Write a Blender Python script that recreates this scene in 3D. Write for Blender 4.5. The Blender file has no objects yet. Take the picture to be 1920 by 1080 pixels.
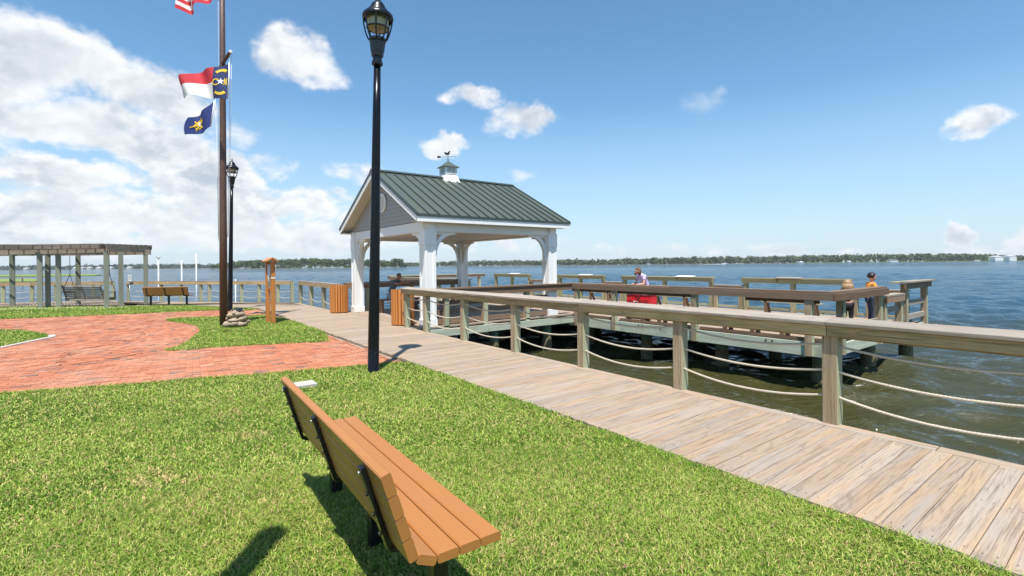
import bpy, bmesh, math, random
import numpy as np
from mathutils import Vector, Matrix
random.seed(7)
rng = np.random.default_rng(11)
R = math.radians
scene = bpy.context.scene
col = scene.collection

# ------------------------------------------------------------------ camera
FPX = 920.0; HC = 1.65; ROLL = R(.554); YAW = math.atan2(693, 920)
cy_, sy_ = math.cos(YAW), math.sin(YAW)
cam = bpy.data.cameras.new('camera'); camo = bpy.data.objects.new('camera', cam); col.objects.link(camo)
cam.sensor_width = 36; cam.lens = 36 * FPX / 1920
cam.shift_y = -44.34 / 1920; cam.clip_end = 20000; cam.clip_start = .05
camo.location = (0, 0, HC)
camo.matrix_world = Matrix.Translation((0, 0, HC)) @ Matrix.Rotation(-YAW, 4, 'Z') @ Matrix.Rotation(R(90), 4, 'X') @ Matrix.Rotation(-ROLL, 4, 'Z')
scene.camera = camo

def ray(px, py):                                   # photo pixel (1920x1080) -> direction, used to measure the place
    d = px - 960; e = 495.66 - py
    u = (d * math.cos(ROLL) + e * math.sin(ROLL)) / FPX; v = (-d * math.sin(ROLL) + e * math.cos(ROLL)) / FPX
    return (u * cy_ + sy_, -u * sy_ + cy_, v)
def G(px, py, z=0.0):
    r = ray(px, py); t = (z - HC) / r[2]; return (r[0] * t, r[1] * t)
def D(px, py, dep):
    r = ray(px, py); return Vector((r[0] * dep, r[1] * dep, HC + r[2] * dep))
RIGHT = Vector((cy_, -sy_, 0)); FWD = Vector((sy_, cy_, 0))

# ------------------------------------------------------------------ sun
SD = Vector((-1.30, -1.76, 5.35)).normalized()     # towards the sun
sun = bpy.data.lights.new('sun', 'SUN'); sun.energy = 5.0; sun.angle = R(.53); sun.color = (1, .955, .89)
suno = bpy.data.objects.new('sun', sun); col.objects.link(suno)
suno.rotation_euler = SD.to_track_quat('Z', 'Y').to_euler()
scene.view_settings.view_transform = 'Standard'; scene.view_settings.look = 'None'
scene.view_settings.exposure = 0.54; scene.view_settings.gamma = 1; scene.view_settings.use_curve_mapping = False
scene.cycles.max_bounces = 6; scene.cycles.transparent_max_bounces = 8
scene.cycles.caustics_reflective = False; scene.cycles.caustics_refractive = False

# ------------------------------------------------------------------ node helper
class NT:
    def __init__(s, nt): s.nt = nt; s.n = nt.nodes; s.l = nt.links
    def new(s, t, **k):
        n = s.n.new(t)
        for a, b in k.items(): setattr(n, a, b)
        return n
    def inp(s, n, i, v):
        if v is None: return
        if isinstance(v, bpy.types.NodeSocket): s.l.new(v, n.inputs[i])
        else: n.inputs[i].default_value = v
    def m(s, op, a, b=None, c=None, clamp=False):
        n = s.new('ShaderNodeMath', operation=op, use_clamp=clamp)
        s.inp(n, 0, a); s.inp(n, 1, b); s.inp(n, 2, c); return n.outputs[0]
    def v(s, op, a, b=None, c=None, out=0):
        n = s.new('ShaderNodeVectorMath', operation=op)
        s.inp(n, 0, a); s.inp(n, 1, b); s.inp(n, 2, c); return n.outputs[out]
    def noise(s, vec, scale, detail=4, rough=.55, dist=0, out='Fac'):
        n = s.new('ShaderNodeTexNoise'); s.inp(n, 'Vector', vec); n.inputs['Scale'].default_value = scale
        n.inputs['Detail'].default_value = detail; n.inputs['Roughness'].default_value = rough; n.inputs['Distortion'].default_value = dist
        return n.outputs[out]
    def ramp(s, f, a, b, lo=0., hi=1., smooth=True):
        n = s.new('ShaderNodeMapRange', interpolation_type='SMOOTHSTEP' if smooth else 'LINEAR')
        s.inp(n, 0, f); s.inp(n, 1, a); s.inp(n, 2, b); s.inp(n, 3, lo); s.inp(n, 4, hi); return n.outputs[0]
    def mix(s, f, a, b, mode='MIX'):
        n = s.new('ShaderNodeMix', data_type='RGBA', blend_type=mode)
        s.inp(n, 0, f)
        for i, q in ((6, a), (7, b)):
            if isinstance(q, (tuple, list)): q = tuple(q) + (1,) if len(q) == 3 else q
            s.inp(n, i, q)
        return n.outputs[2]
    def bump(s, h, strength=.3, dist=.01, normal=None):
        n = s.new('ShaderNodeBump'); n.inputs['Strength'].default_value = strength; n.inputs['Distance'].default_value = dist
        s.inp(n, 'Height', h); s.inp(n, 'Normal', normal); return n.outputs[0]

# ------------------------------------------------------------------ world: Nishita sky with broken cumulus
w = bpy.data.worlds.new('World'); scene.world = w; w.use_nodes = True
T = NT(w.node_tree); T.n.clear()
sky = T.new('ShaderNodeTexSky', sky_type='NISHITA', sun_disc=False)
sky.sun_elevation = math.asin(SD.z); sky.sun_rotation = math.atan2(SD.x, SD.y)
sky.altitude = 0; sky.air_density = 1.0; sky.dust_density = .0; sky.ozone_density = 5.0
bgs = T.new('ShaderNodeBackground'); bgs.inputs[1].default_value = .122
hsv = T.new('ShaderNodeHueSaturation'); hsv.inputs['Saturation'].default_value = 1.06; hsv.inputs['Hue'].default_value = .489; T.l.new(sky.outputs[0], hsv.inputs['Color']); T.l.new(hsv.outputs[0], bgs.inputs[0])
tc = T.new('ShaderNodeTexCoord'); dirv = tc.outputs['Generated']
sx = T.new('ShaderNodeSeparateXYZ'); T.l.new(dirv, sx.inputs[0])
az = T.m('ARCTAN2', sx.outputs[0], sx.outputs[1]); el = T.m('ARCSINE', sx.outputs[2])
cb = T.new('ShaderNodeCombineXYZ'); T.l.new(az, cb.inputs[0]); T.l.new(el, cb.inputs[1])
def azel(px, py):
    r = Vector(ray(px, py)).normalized(); return math.atan2(r.x, r.y), math.asin(r.z)
# px, py, half width, half height, weight
CL = [(120, 105, 210, 95, 1.0), (260, 165, 170, 75, .95), (30, 130, 150, 80, .9), (330, 205, 110, 60, .75), (430, 250, 90, 45, .45),
      (160, 235, 190, 62, 1.05), (300, 275, 140, 60, .95), (10, 230, 100, 50, .9), (100, 330, 190, 45, .95), (210, 330, 110, 40, .8), (60, 300, 90, 25, .55),
      (565, 105, 92, 78, .80), (600, 135, 74, 52, .72), (975, 220, 92, 42, .80), (950, 232, 70, 24, .5), (886, 184, 70, 30, .66), (832, 266, 60, 30, .7),
      (1308, 186, 54, 40, .235), (1335, 165, 34, 20, .22), (1840, 222, 84, 42, .72), (1795, 242, 50, 22, .5), (512, 305, 74, 40, .78), (400, 345, 125, 85, 1.25), (370, 420, 170, 60, 1.0),
      (470, 390, 110, 60, 1.0), (580, 385, 120, 45, .72), (540, 440, 260, 45, .95), (150, 400, 300, 60, .95), (150, 450, 360, 40, .8),
      (640, 320, 50, 24, .42), (705, 335, 64, 34, .50), (900, 455, 230, 26, .5), (1145, 470, 40, 18, .5), (1330, 466, 110, 16, .5), (1440, 468, 90, 20, .62),
      (1803, 448, 30, 34, .95), (1815, 470, 90, 14, .6), (1910, 450, 60, 26, .62), (1600, 474, 160, 10, .4), (980, 325, 34, 16, .30), (1068, 360, 26, 14, .26), (-180, 200, 260, 180, 1.0), (-150, 400, 240, 90, 1.0)]
wq = T.noise(cb.outputs[0], 9.0, 5, .6, out='Color'); cbw = T.v('MULTIPLY_ADD', T.v('SUBTRACT', wq, (.5, .5, .5)), (.10, .07, 0), cb.outputs[0])
cov = None
for (px, py, rx, ry, wt) in CL:
    a0, e0 = azel(px, py); a1, _ = azel(px + rx, py); _, e1 = azel(px, py - ry)
    sx_, sy2 = 1 / abs(a1 - a0), 1 / abs(e1 - e0)
    q = T.v('MULTIPLY_ADD', cbw, (sx_, sy2, 0), (-a0 * sx_, -e0 * sy2, 0))
    ln = T.v('DOT_PRODUCT', q, q, out=1)
    g = T.m('MULTIPLY', T.m('SUBTRACT', 1.0, ln), wt)
    g = T.m('MAXIMUM', g, 0.0)
    cov = g if cov is None else T.m('SMOOTH_MAX', cov, g, .12)
# behind the camera: ordinary scattered cover so reflections and light stay plausible
np_ = T.v('MULTIPLY', cb.outputs[0], (1.0, 1.25, 1))
warp = T.noise(np_, 5.5, 4, .5, out='Color')
wv = T.v('MULTIPLY_ADD', T.v('SUBTRACT', warp, (.5, .5, .5)), (.10, .06, 0), np_)
wl = T.v('MULTIPLY', wv, (1.9, 2.3, 1)); lo_ = T.ramp(el, .30, .10)
def puff(v, s_, det):
    vo = T.new('ShaderNodeTexVoronoi', feature='F1', normalize=True); T.inp(vo, 'Vector', v); vo.inputs['Scale'].default_value = s_; vo.inputs['Detail'].default_value = 3; vo.inputs['Roughness'].default_value = .55; vo.inputs['Lacunarity'].default_value = 2.2
    return T.m('ADD', T.m('MULTIPLY', T.noise(v, s_ * .9, det, .60), .68), T.m('MULTIPLY', T.m('SUBTRACT', .92, vo.outputs['Distance']), .30))
n1a = puff(wv, 7.5, 12); n1b = puff(wl, 7.5, 10); n2a = puff(T.v('ADD', wv, (.008, .022, 0)), 7.5, 6); n2b = puff(T.v('ADD', wl, (.010, .035, 0)), 7.5, 6)
n1 = T.m('ADD', T.m('MULTIPLY', n1a, T.m('SUBTRACT', 1., lo_)), T.m('MULTIPLY', n1b, lo_)); n2 = T.m('ADD', T.m('MULTIPLY', n2a, T.m('SUBTRACT', 1., lo_)), T.m('MULTIPLY', n2b, lo_))
nb = T.noise(wv, 3.0, 3, .5)
cv2 = T.m('MULTIPLY', T.ramp(cov, 0, 1.0, 0, .95, smooth=False), 1.0)
dens = T.m('MULTIPLY_ADD', n1, 3.6, T.m('SUBTRACT', cv2, 1.955))
alpha = T.ramp(dens, .0, .60)
alpha = T.m('MULTIPLY', alpha, T.ramp(cov, .10, .42))
d2 = T.m('MULTIPLY_ADD', n2, 3.6, T.m('SUBTRACT', cv2, 1.955))
shade = T.ramp(T.m('SUBTRACT', d2, T.m('MULTIPLY', dens, .45)), .0, .70)
shade = T.m('MULTIPLY', shade, T.ramp(nb, .36, .58, .40, 1.15))
lit = T.mix(shade, (1.0, 1.0, 1.0), (.52, .59, .68))
# low clouds melt into the pale air near the horizon
lowf = T.ramp(el, -.02, .14)
lit = T.mix(T.ramp(el, -.02, .14, .45, 1.), (.72, .79, .87), lit)
bgc = T.new('ShaderNodeBackground'); T.l.new(lit, bgc.inputs[0]); bgc.inputs[1].default_value = .74
air = T.new('ShaderNodeBackground'); air.inputs[0].default_value = (.46, .60, .74, 1); air.inputs[1].default_value = .80
ma = T.new('ShaderNodeMixShader'); T.l.new(T.ramp(el, .30, -.02, 0, .88, smooth=False), ma.inputs[0]); T.l.new(bgs.outputs[0], ma.inputs[1]); T.l.new(air.outputs[0], ma.inputs[2])
mx = T.new('ShaderNodeMixShader'); T.l.new(T.m('MULTIPLY', alpha, .95), mx.inputs[0]); T.l.new(ma.outputs[0], mx.inputs[1]); T.l.new(bgc.outputs[0], mx.inputs[2])
wo = T.new('ShaderNodeOutputWorld'); T.l.new(mx.outputs[0], wo.inputs[0])

# ------------------------------------------------------------------ materials
def newmat(name, rough=.6, spec=.5, metal=0):
    m = bpy.data.materials.new(name); m.use_nodes = True; t = NT(m.node_tree)
    b = t.n['Principled BSDF']; b.inputs['Roughness'].default_value = rough; b.inputs['Metallic'].default_value = metal
    b.inputs['Specular IOR Level'].default_value = spec
    return m, t, b
def plain(name, c, rough=.5, spec=.5, metal=0, var=.12, scale=9, bump=0.0):
    m, t, b = newmat(name, rough, spec, metal)
    tc = t.new('ShaderNodeTexCoord'); n = t.noise(tc.outputs['Object'], scale, 5, .6)
    c2 = tuple(max(0, x * (1 - var * 2)) for x in c); c3 = tuple(min(1, x * (1 + var)) for x in c)
    t.l.new(t.mix(n, c2, c3), b.inputs['Base Color'])
    t.l.new(t.ramp(n, .3, .7, max(0, rough - .08), min(1, rough + .1)), b.inputs['Roughness'])
    if bump: t.l.new(t.bump(t.noise(tc.outputs['Object'], scale * 6, 4), bump, .005), b.inputs['Normal'])
    return m
def wood(name, A, B, dark, alt, rough=.8, ring=.35, tonev=.28, grain=.35, altk=1.0, spec=.25, stain=None):
    m, t, b = newmat(name, rough, spec)
    uv = t.new('ShaderNodeUVMap').outputs[0]
    at = t.new('ShaderNodeAttribute', attribute_name='vc'); s = t.new('ShaderNodeSeparateColor'); t.l.new(at.outputs['Color'], s.inputs[0])
    tone, al, rr = s.outputs
    off = t.new('ShaderNodeCombineXYZ'); t.l.new(t.m('MULTIPLY', rr, 37.), off.inputs[0]); t.l.new(t.m('MULTIPLY', tone, 19.), off.inputs[1])
    p = t.v('ADD', uv, off.outputs[0])
    big = t.noise(t.v('MULTIPLY', p, (.8, 9, 1)), 1, 4, .55, .3)
    fine = t.noise(t.v('MULTIPLY', p, (5, 150, 1)), 1, 4, .6)
    mid = t.noise(t.v('MULTIPLY', p, (1.5, 46, 1)), 1, 5, .62, .15)
    rg = t.noise(t.v('MULTIPLY', p, (.55, 5.5, 1)), 1, 1, .3, .2)
    rings = t.m('SINE', t.m('MULTIPLY', rg, 95.)); rings = t.ramp(rings, .25, .98)
    patch = t.noise(t.v('MULTIPLY', p, (1.6, 5, 1)), 1.3, 4, .6)
    c = t.mix(t.ramp(big, .34, .66), A, B)
    c = t.mix(t.m('MULTIPLY', t.ramp(mid, .48, .74), grain * 1.6), c, dark)
    c = t.mix(t.m('MULTIPLY', rings, t.m('MULTIPLY', t.ramp(patch, .42, .6), ring)), c, dark)
    c = t.mix(t.m('MULTIPLY', t.ramp(fine, .45, .75), grain * .8), c, dark)
    af = t.m('MULTIPLY', al, t.ramp(patch, .3, .62, .45, 1.), clamp=True)
    c = t.mix(t.m('MULTIPLY', af, altk), c, alt)
    k = t.m('MULTIPLY_ADD', tone, tonev * 2, 1 - tonev)
    c = t.mix(1.0, c, t.new('ShaderNodeCombineColor').outputs[0], 'MULTIPLY') if False else t.v('SCALE', c, None)
    sc = c.node; sc.inputs['Scale'].default_value = 1; t.l.new(k, sc.inputs['Scale'])
    if stain:
        tcw = t.new('ShaderNodeTexCoord')
        c = t.mix(t.m('MULTIPLY', t.ramp(t.noise(tcw.outputs['Object'], 1.7, 5, .65), .5, .72), .7), c, stain)
    t.l.new(c, b.inputs['Base Color'])
    h = t.m('ADD', t.m('MULTIPLY', mid, 1.0), t.m('ADD', t.m('MULTIPLY', fine, .5), t.m('MULTIPLY', rings, -.15)))
    t.l.new(t.bump(h, .5, .004), b.inputs['Normal'])
    return m
M = {}
M['deck'] = wood('boardwalk_wood', (.345, .290, .240), (.40, .285, .18), (.125, .095, .075), (.4, .4, .36), ring=.30, tonev=.11, grain=.50, altk=0)
M['rail'] = wood('railing_wood', (.54, .40, .235), (.42, .30, .155), (.12, .08, .045), (.30, .27, .09), tonev=.18, grain=.62, altk=.45, stain=(.30, .25, .10))
M['railtop'] = wood('rail_cap_wood', (.375, .325, .27), (.31, .265, .21), (.15, .12, .10), (.3, .3, .2), tonev=.16, grain=.5, altk=.5)
M['post'] = wood('treated_post_wood', (.44, .335, .215), (.32, .245, .155), (.11, .08, .05), (.38, .43, .28), grain=.6, tonev=.15, altk=.95, ring=.2)
M['brown'] = wood('brown_rail_wood', (.25, .150, .09), (.19, .115, .07), (.07, .05, .035), (.30, .25, .19), tonev=.25, altk=.8)
M['beam'] = wood('green_treated_beam', (.50, .545, .42), (.42, .455, .34), (.18, .22, .16), (.3, .4, .3), tonev=.12, grain=.2, ring=.1, stain=(.29, .28, .20))
M['olive'] = wood('lichened_rail_wood', (.40, .37, .22), (.34, .30, .20), (.14, .12, .07), (.3, .3, .1), tonev=.2, altk=.8)
M['grey'] = wood('grey_pergola_wood', (.30, .255, .205), (.22, .185, .15), (.08, .065, .05), (.25, .31, .24), tonev=.22, altk=.7)
M['cedar'] = wood('orange_stained_slats', (.60, .235, .055), (.52, .19, .045), (.28, .10, .03), (.5, .2, .05), rough=.45, tonev=.14, grain=.15, ring=.12, altk=0, spec=.4)
M['plastic'] = None
m, t, b = newmat('recycled_plastic_plank', .40, .5)
uv = t.new('ShaderNodeUVMap').outputs[0]
f = t.noise(t.v('MULTIPLY', uv, (6, 180, 1)), 1, 4, .6); g2 = t.noise(t.v('MULTIPLY', uv, (1.2, 3, 1)), 1.5, 4, .6)
c = t.mix(f, (.36, .145, .034), (.44, .180, .048)); c = t.mix(t.ramp(g2, .3, .75, 0, .45), c, (.33, .150, .055))
t.l.new(c, b.inputs['Base Color']); t.l.new(t.ramp(g2, .3, .7, .34, .5), b.inputs['Roughness']); t.l.new(t.bump(f, .25, .0015), b.inputs['Normal']); M['plastic'] = m
M['white'] = plain('white_painted_trim', (.88, .88, .85), .45, var=.02, scale=3)
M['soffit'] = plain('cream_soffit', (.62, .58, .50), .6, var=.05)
M['siding'] = plain('grey_siding', (.42, .41, .385), .6, var=.06)
M['vent'] = plain('white_vent', (.9, .9, .88), .5, var=.02)
M['black'] = plain('black_gloss_paint', (.008, .009, .011), .28, var=.15, scale=14)
M['iron'] = plain('black_iron', (.018, .018, .02), .35, var=.2)
m, t, b = newmat('chipped_black_post_paint', .25)
o = t.new('ShaderNodeTexCoord').outputs['Object']; s = t.new('ShaderNodeSeparateXYZ'); t.l.new(o, s.inputs[0])
n = t.noise(t.v('MULTIPLY', o, (1, 1, .45)), 30, 5, .7); band = t.m('MULTIPLY', t.ramp(s.outputs[2], .2, .5), t.ramp(s.outputs[2], .95, .6))
t.l.new(t.mix(t.m('MULTIPLY', t.ramp(n, .60, .68), band), (.006, .0065, .008), (.09, .09, .09)), b.inputs['Base Color']); b.inputs['Specular IOR Level'].default_value = .25; M['lamp_post'] = m
M['pole'] = plain('brown_painted_pole', (.13, .068, .046), .5, var=.42, scale=14)
m, t, b = newmat('frosted_lamp_diffuser', .5); b.inputs['Base Color'].default_value = (.62, .55, .36, 1); b.inputs['Transmission Weight'].default_value = .25
t.l.new(t.mix(t.noise(t.new('ShaderNodeTexCoord').outputs['Object'], 12), (.58, .5, .32), (.7, .64, .45)), b.inputs['Base Color']); M['diffuser'] = m
m, t, b = newmat('green_standing_seam_metal', .38, .5, .25)
o = t.new('ShaderNodeTexCoord').outputs['Object']; n = t.noise(o, 1.6, 5, .6); n3 = t.noise(t.v('MULTIPLY', o, (9, 1, 1)), 2, 4, .6)
t.l.new(t.mix(t.m('MULTIPLY', t.m('ADD', n, n3), .5), (.080, .100, .076), (.140, .160, .125)), b.inputs['Base Color']); M['roof'] = m
M['roofdark'] = plain('dark_green_seam', (.05, .07, .06), .4)
M['concrete'] = plain('pale_concrete', (.46, .43, .38), .85, var=.1, scale=5, bump=.2)
M['sand'] = plain('sandy_mortar', (.34, .25, .19), .95, var=.15, scale=20)
M['stone'] = plain('fieldstone', (.44, .34, .23), .85, var=.4, scale=7, bump=.6)
M['pvc'] = plain('white_pvc', (.8, .8, .8), .4, var=.03)
M['signwhite'] = plain('white_board', (.75, .75, .74), .5, var=.03)
M['rope'] = plain('pale_manila_rope', (.55, .49, .39), .85, var=.15, scale=60)
M['string'] = plain('white_cord', (.7, .7, .68), .8, var=.05)
M['steel'] = plain('galvanised_bolt', (.5, .5, .48), .3, metal=.9, var=.1)
M['rust'] = plain('rusty_bolt', (.10, .045, .02), .8, var=.4)
M['liner'] = plain('dark_bin_liner', (.02, .02, .022), .5)
M['red'] = plain('red_canvas', (.72, .012, .022), .7, var=.15, scale=14)
M['redshade'] = plain('dark_red_canvas', (.35, .01, .015), .8)
M['skin'] = plain('light_skin', (.62, .33, .23), .5, var=.06); M['tan'] = plain('tanned_skin', (.42, .19, .11), .5, var=.08)
M['lilac'] = plain('lilac_cotton', (.58, .48, .74), .85, var=.12, scale=12); M['paleshorts'] = plain('pale_grey_cotton', (.55, .57, .58), .9)
M['orange'] = plain('orange_cotton', (.85, .30, .035), .85, var=.1); M['navy'] = plain('navy_cotton', (.03, .045, .085), .85, var=.1)
M['grayc'] = plain('slate_grey_cotton', (.10, .125, .16), .9, var=.15); M['greyshorts'] = plain('grey_shorts', (.30, .30, .31), .9)
M['blackc'] = plain('black_cotton', (.012, .011, .015), .85); M['purple'] = plain('purple_print', (.25, .12, .42), .8)
M['hairdark'] = plain('dark_hair', (.022, .012, .010), .5, var=.3, scale=50); M['hairbrown'] = plain('brown_hair', (.13, .065, .035), .55, var=.4, scale=50)
M['hairblond'] = plain('blond_hair', (.40, .25, .12), .5, var=.5, scale=60); M['hairgrey'] = plain('cropped_hair', (.14, .085, .055), .7)
M['shoe'] = plain('dark_shoe', (.04, .04, .045), .6)
M['flagred'] = plain('flag_red', (.60, .035, .05), .75, var=.05); M['flagwhite'] = plain('flag_white', (.80, .80, .78), .75, var=.03)
M['flagblue'] = plain('flag_navy', (.018, .032, .12), .75, var=.08); M['flaggold'] = plain('flag_gold', (.85, .58, .03), .7, var=.05)
M['town'] = plain('flag_royal_blue', (.022, .045, .20), .75, var=.08)
M['soil'] = None
m, t, b = newmat('lawn_soil', .95, .1); o = t.new('ShaderNodeTexCoord').outputs['Object']
n = t.noise(o, 40, 5, .7); n2_ = t.noise(o, 1.5, 4, .6)
c = t.mix(t.ramp(n, .35, .65), (.030, .050, .010), (.10, .14, .03)); c = t.mix(t.ramp(n2_, .45, .75, 0, .3), c, (.16, .13, .06))
t.l.new(c, b.inputs['Base Color']); t.l.new(t.bump(n, .8, .02), b.inputs['Normal']); M['soil'] = m
m, t, b = newmat('grass_blades', .55, .3)
at = t.new('ShaderNodeAttribute', attribute_name='vc'); t.l.new(at.outputs['Color'], b.inputs['Base Color'])
tr = t.new('ShaderNodeBsdfTranslucent'); t.l.new(t.mix(.5, at.outputs['Color'], (.30, .42, .05)), tr.inputs[0]); mxs = t.new('ShaderNodeMixShader'); mxs.inputs[0].default_value = .22
t.l.new(b.outputs[0], mxs.inputs[1]); t.l.new(tr.outputs[0], mxs.inputs[2]); t.l.new(mxs.outputs[0], t.n['Material Output'].inputs[0]); M['grass'] = m
m, t, b = newmat('clay_brick', .85, .2)
at = t.new('ShaderNodeAttribute', attribute_name='vc'); s = t.new('ShaderNodeSeparateColor'); t.l.new(at.outputs['Color'], s.inputs[0])
cr = t.new('ShaderNodeValToRGB'); t.l.new(s.outputs[0], cr.inputs[0]); e = cr.color_ramp; e.interpolation = 'LINEAR'
stops = [(0, (.14, .10, .09)), (.10, (.20, .12, .095)), (.17, (.33, .125, .075)), (.45, (.42, .135, .066)), (.7, (.47, .165, .078)), (.90, (.48, .21, .12)), (1, (.42, .27, .18))]
while len(e.elements) < len(stops): e.elements.new(.5)
for q, (p_, c_) in zip(e.elements, stops): q.position = p_; q.color = c_ + (1,)
o = t.new('ShaderNodeTexCoord').outputs['Object']; n = t.noise(o, 35, 5, .7); n2_ = t.noise(o, .7, 4, .6)
c = t.mix(t.ramp(n, .4, .75, 0, .35), cr.outputs[0], (.30, .18, .13)); c = t.mix(t.ramp(n2_, .38, .7, .05, .40), c, (.47, .29, .20))
t.l.new(c, b.inputs['Base Color']); t.l.new(t.bump(n, .4, .004), b.inputs['Normal']); M['brick'] = m
# water
m, t, b = newmat('sound_water', .06, .5); b.inputs['IOR'].default_value = 1.33
o = t.new('ShaderNodeTexCoord').outputs['Object']
rot = t.new('ShaderNodeMapping'); t.l.new(o, rot.inputs[0]); rot.inputs['Rotation'].default_value = (0, 0, R(38)); ro = rot.outputs[0]
d1 = t.noise(t.v('MULTIPLY', ro, (.75, 1.9, 1)), .75, 8, .62, .3); d2_ = t.noise(t.v('MULTIPLY', ro, (1, 2.1, 1)), 4.2, 4, .55, .2)
d3 = t.noise(t.v('MULTIPLY', ro, (1, 2.4, 1)), .16, 4, .6); gust = t.noise(t.v('MULTIPLY', ro, (.5, 1.6, 1)), .045, 5, .65)
hh = t.m('ADD', t.m('MULTIPLY', d1, .5), t.m('MULTIPLY', d2_, .30)); hh = t.m('MULTIPLY', hh, t.ramp(gust, .35, .7, .75, 1.4)); hh = t.m('ADD', hh, t.m('MULTIPLY', d3, 1.1))
t.l.new(t.bump(hh, 1.0, .22), b.inputs['Normal'])
ge = t.new('ShaderNodeSeparateXYZ'); t.l.new(o, ge.inputs[0]); r2 = t.v('LENGTH', t.v('MULTIPLY', o, (1, 1, 0)), out=1)
shal = t.ramp(r2, 9., 42.); nn = t.noise(o, .8, 4, .6)
c = t.mix(shal, t.mix(nn, (.034, .034, .009), (.062, .057, .016)), t.mix(gust, (.026, .055, .076), (.040, .080, .104)))
t.l.new(c, b.inputs['Base Color']); b.inputs['Specular IOR Level'].default_value = 0; b.inputs['Roughness'].default_value = 1
gl = t.new('ShaderNodeBsdfGlossy'); gl.inputs['Roughness'].default_value = .06; gl.inputs[0].default_value = (.85, .93, 1, 1); t.l.new(b.inputs['Normal'].links[0].from_socket, gl.inputs['Normal'])
fr = t.new('ShaderNodeFresnel'); fr.inputs[0].default_value = 1.33; t.l.new(b.inputs['Normal'].links[0].from_socket, fr.inputs['Normal'])
mw = t.new('ShaderNodeMixShader'); t.l.new(t.ramp(fr.outputs[0], .02, .75, .04, .68, smooth=False), mw.inputs[0]); t.l.new(b.outputs[0], mw.inputs[1]); t.l.new(gl.outputs[0], mw.inputs[2]); t.l.new(mw.outputs[0], t.n['Material Output'].inputs[0])
M['water'] = m
m, t, b = newmat('foliage', .7, .2)
at = t.new('ShaderNodeAttribute', attribute_name='vc'); t.l.new(at.outputs['Color'], b.inputs['Base Color']); M['leaf'] = m
M['marsh'] = plain('marsh_grass', (.20, .26, .05), .9, var=.2, scale=.3); M['shore'] = plain('sandy_shore', (.32, .29, .22), .9, var=.2, scale=.1)
M['trunk'] = plain('bark', (.10, .08, .06), .9)
m, t, b = newmat('piling_wood', .85, .2); o = t.new('ShaderNodeTexCoord').outputs['Object']; s = t.new('ShaderNodeSeparateXYZ'); t.l.new(o, s.inputs[0])
n = t.noise(t.v('MULTIPLY', o, (1, 1, .15)), 18, 5, .65); nb2 = t.noise(o, 34, 3, .6)
c = t.mix(n, (.10, .17, .12), (.19, .27, .19))
zz = t.m('MULTIPLY_ADD', nb2, .10, s.outputs[2])
bar = t.m('SUBTRACT', 1., t.ramp(zz, -.62, -.52)); c = t.mix(bar, c, t.mix(t.ramp(nb2, .40, .62), (.10, .085, .045), (.26, .22, .12)))
t.l.new(c, b.inputs['Base Color']); t.l.new(t.bump(nb2, .8, .03), b.inputs['Normal']); M['piling'] = m

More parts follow.
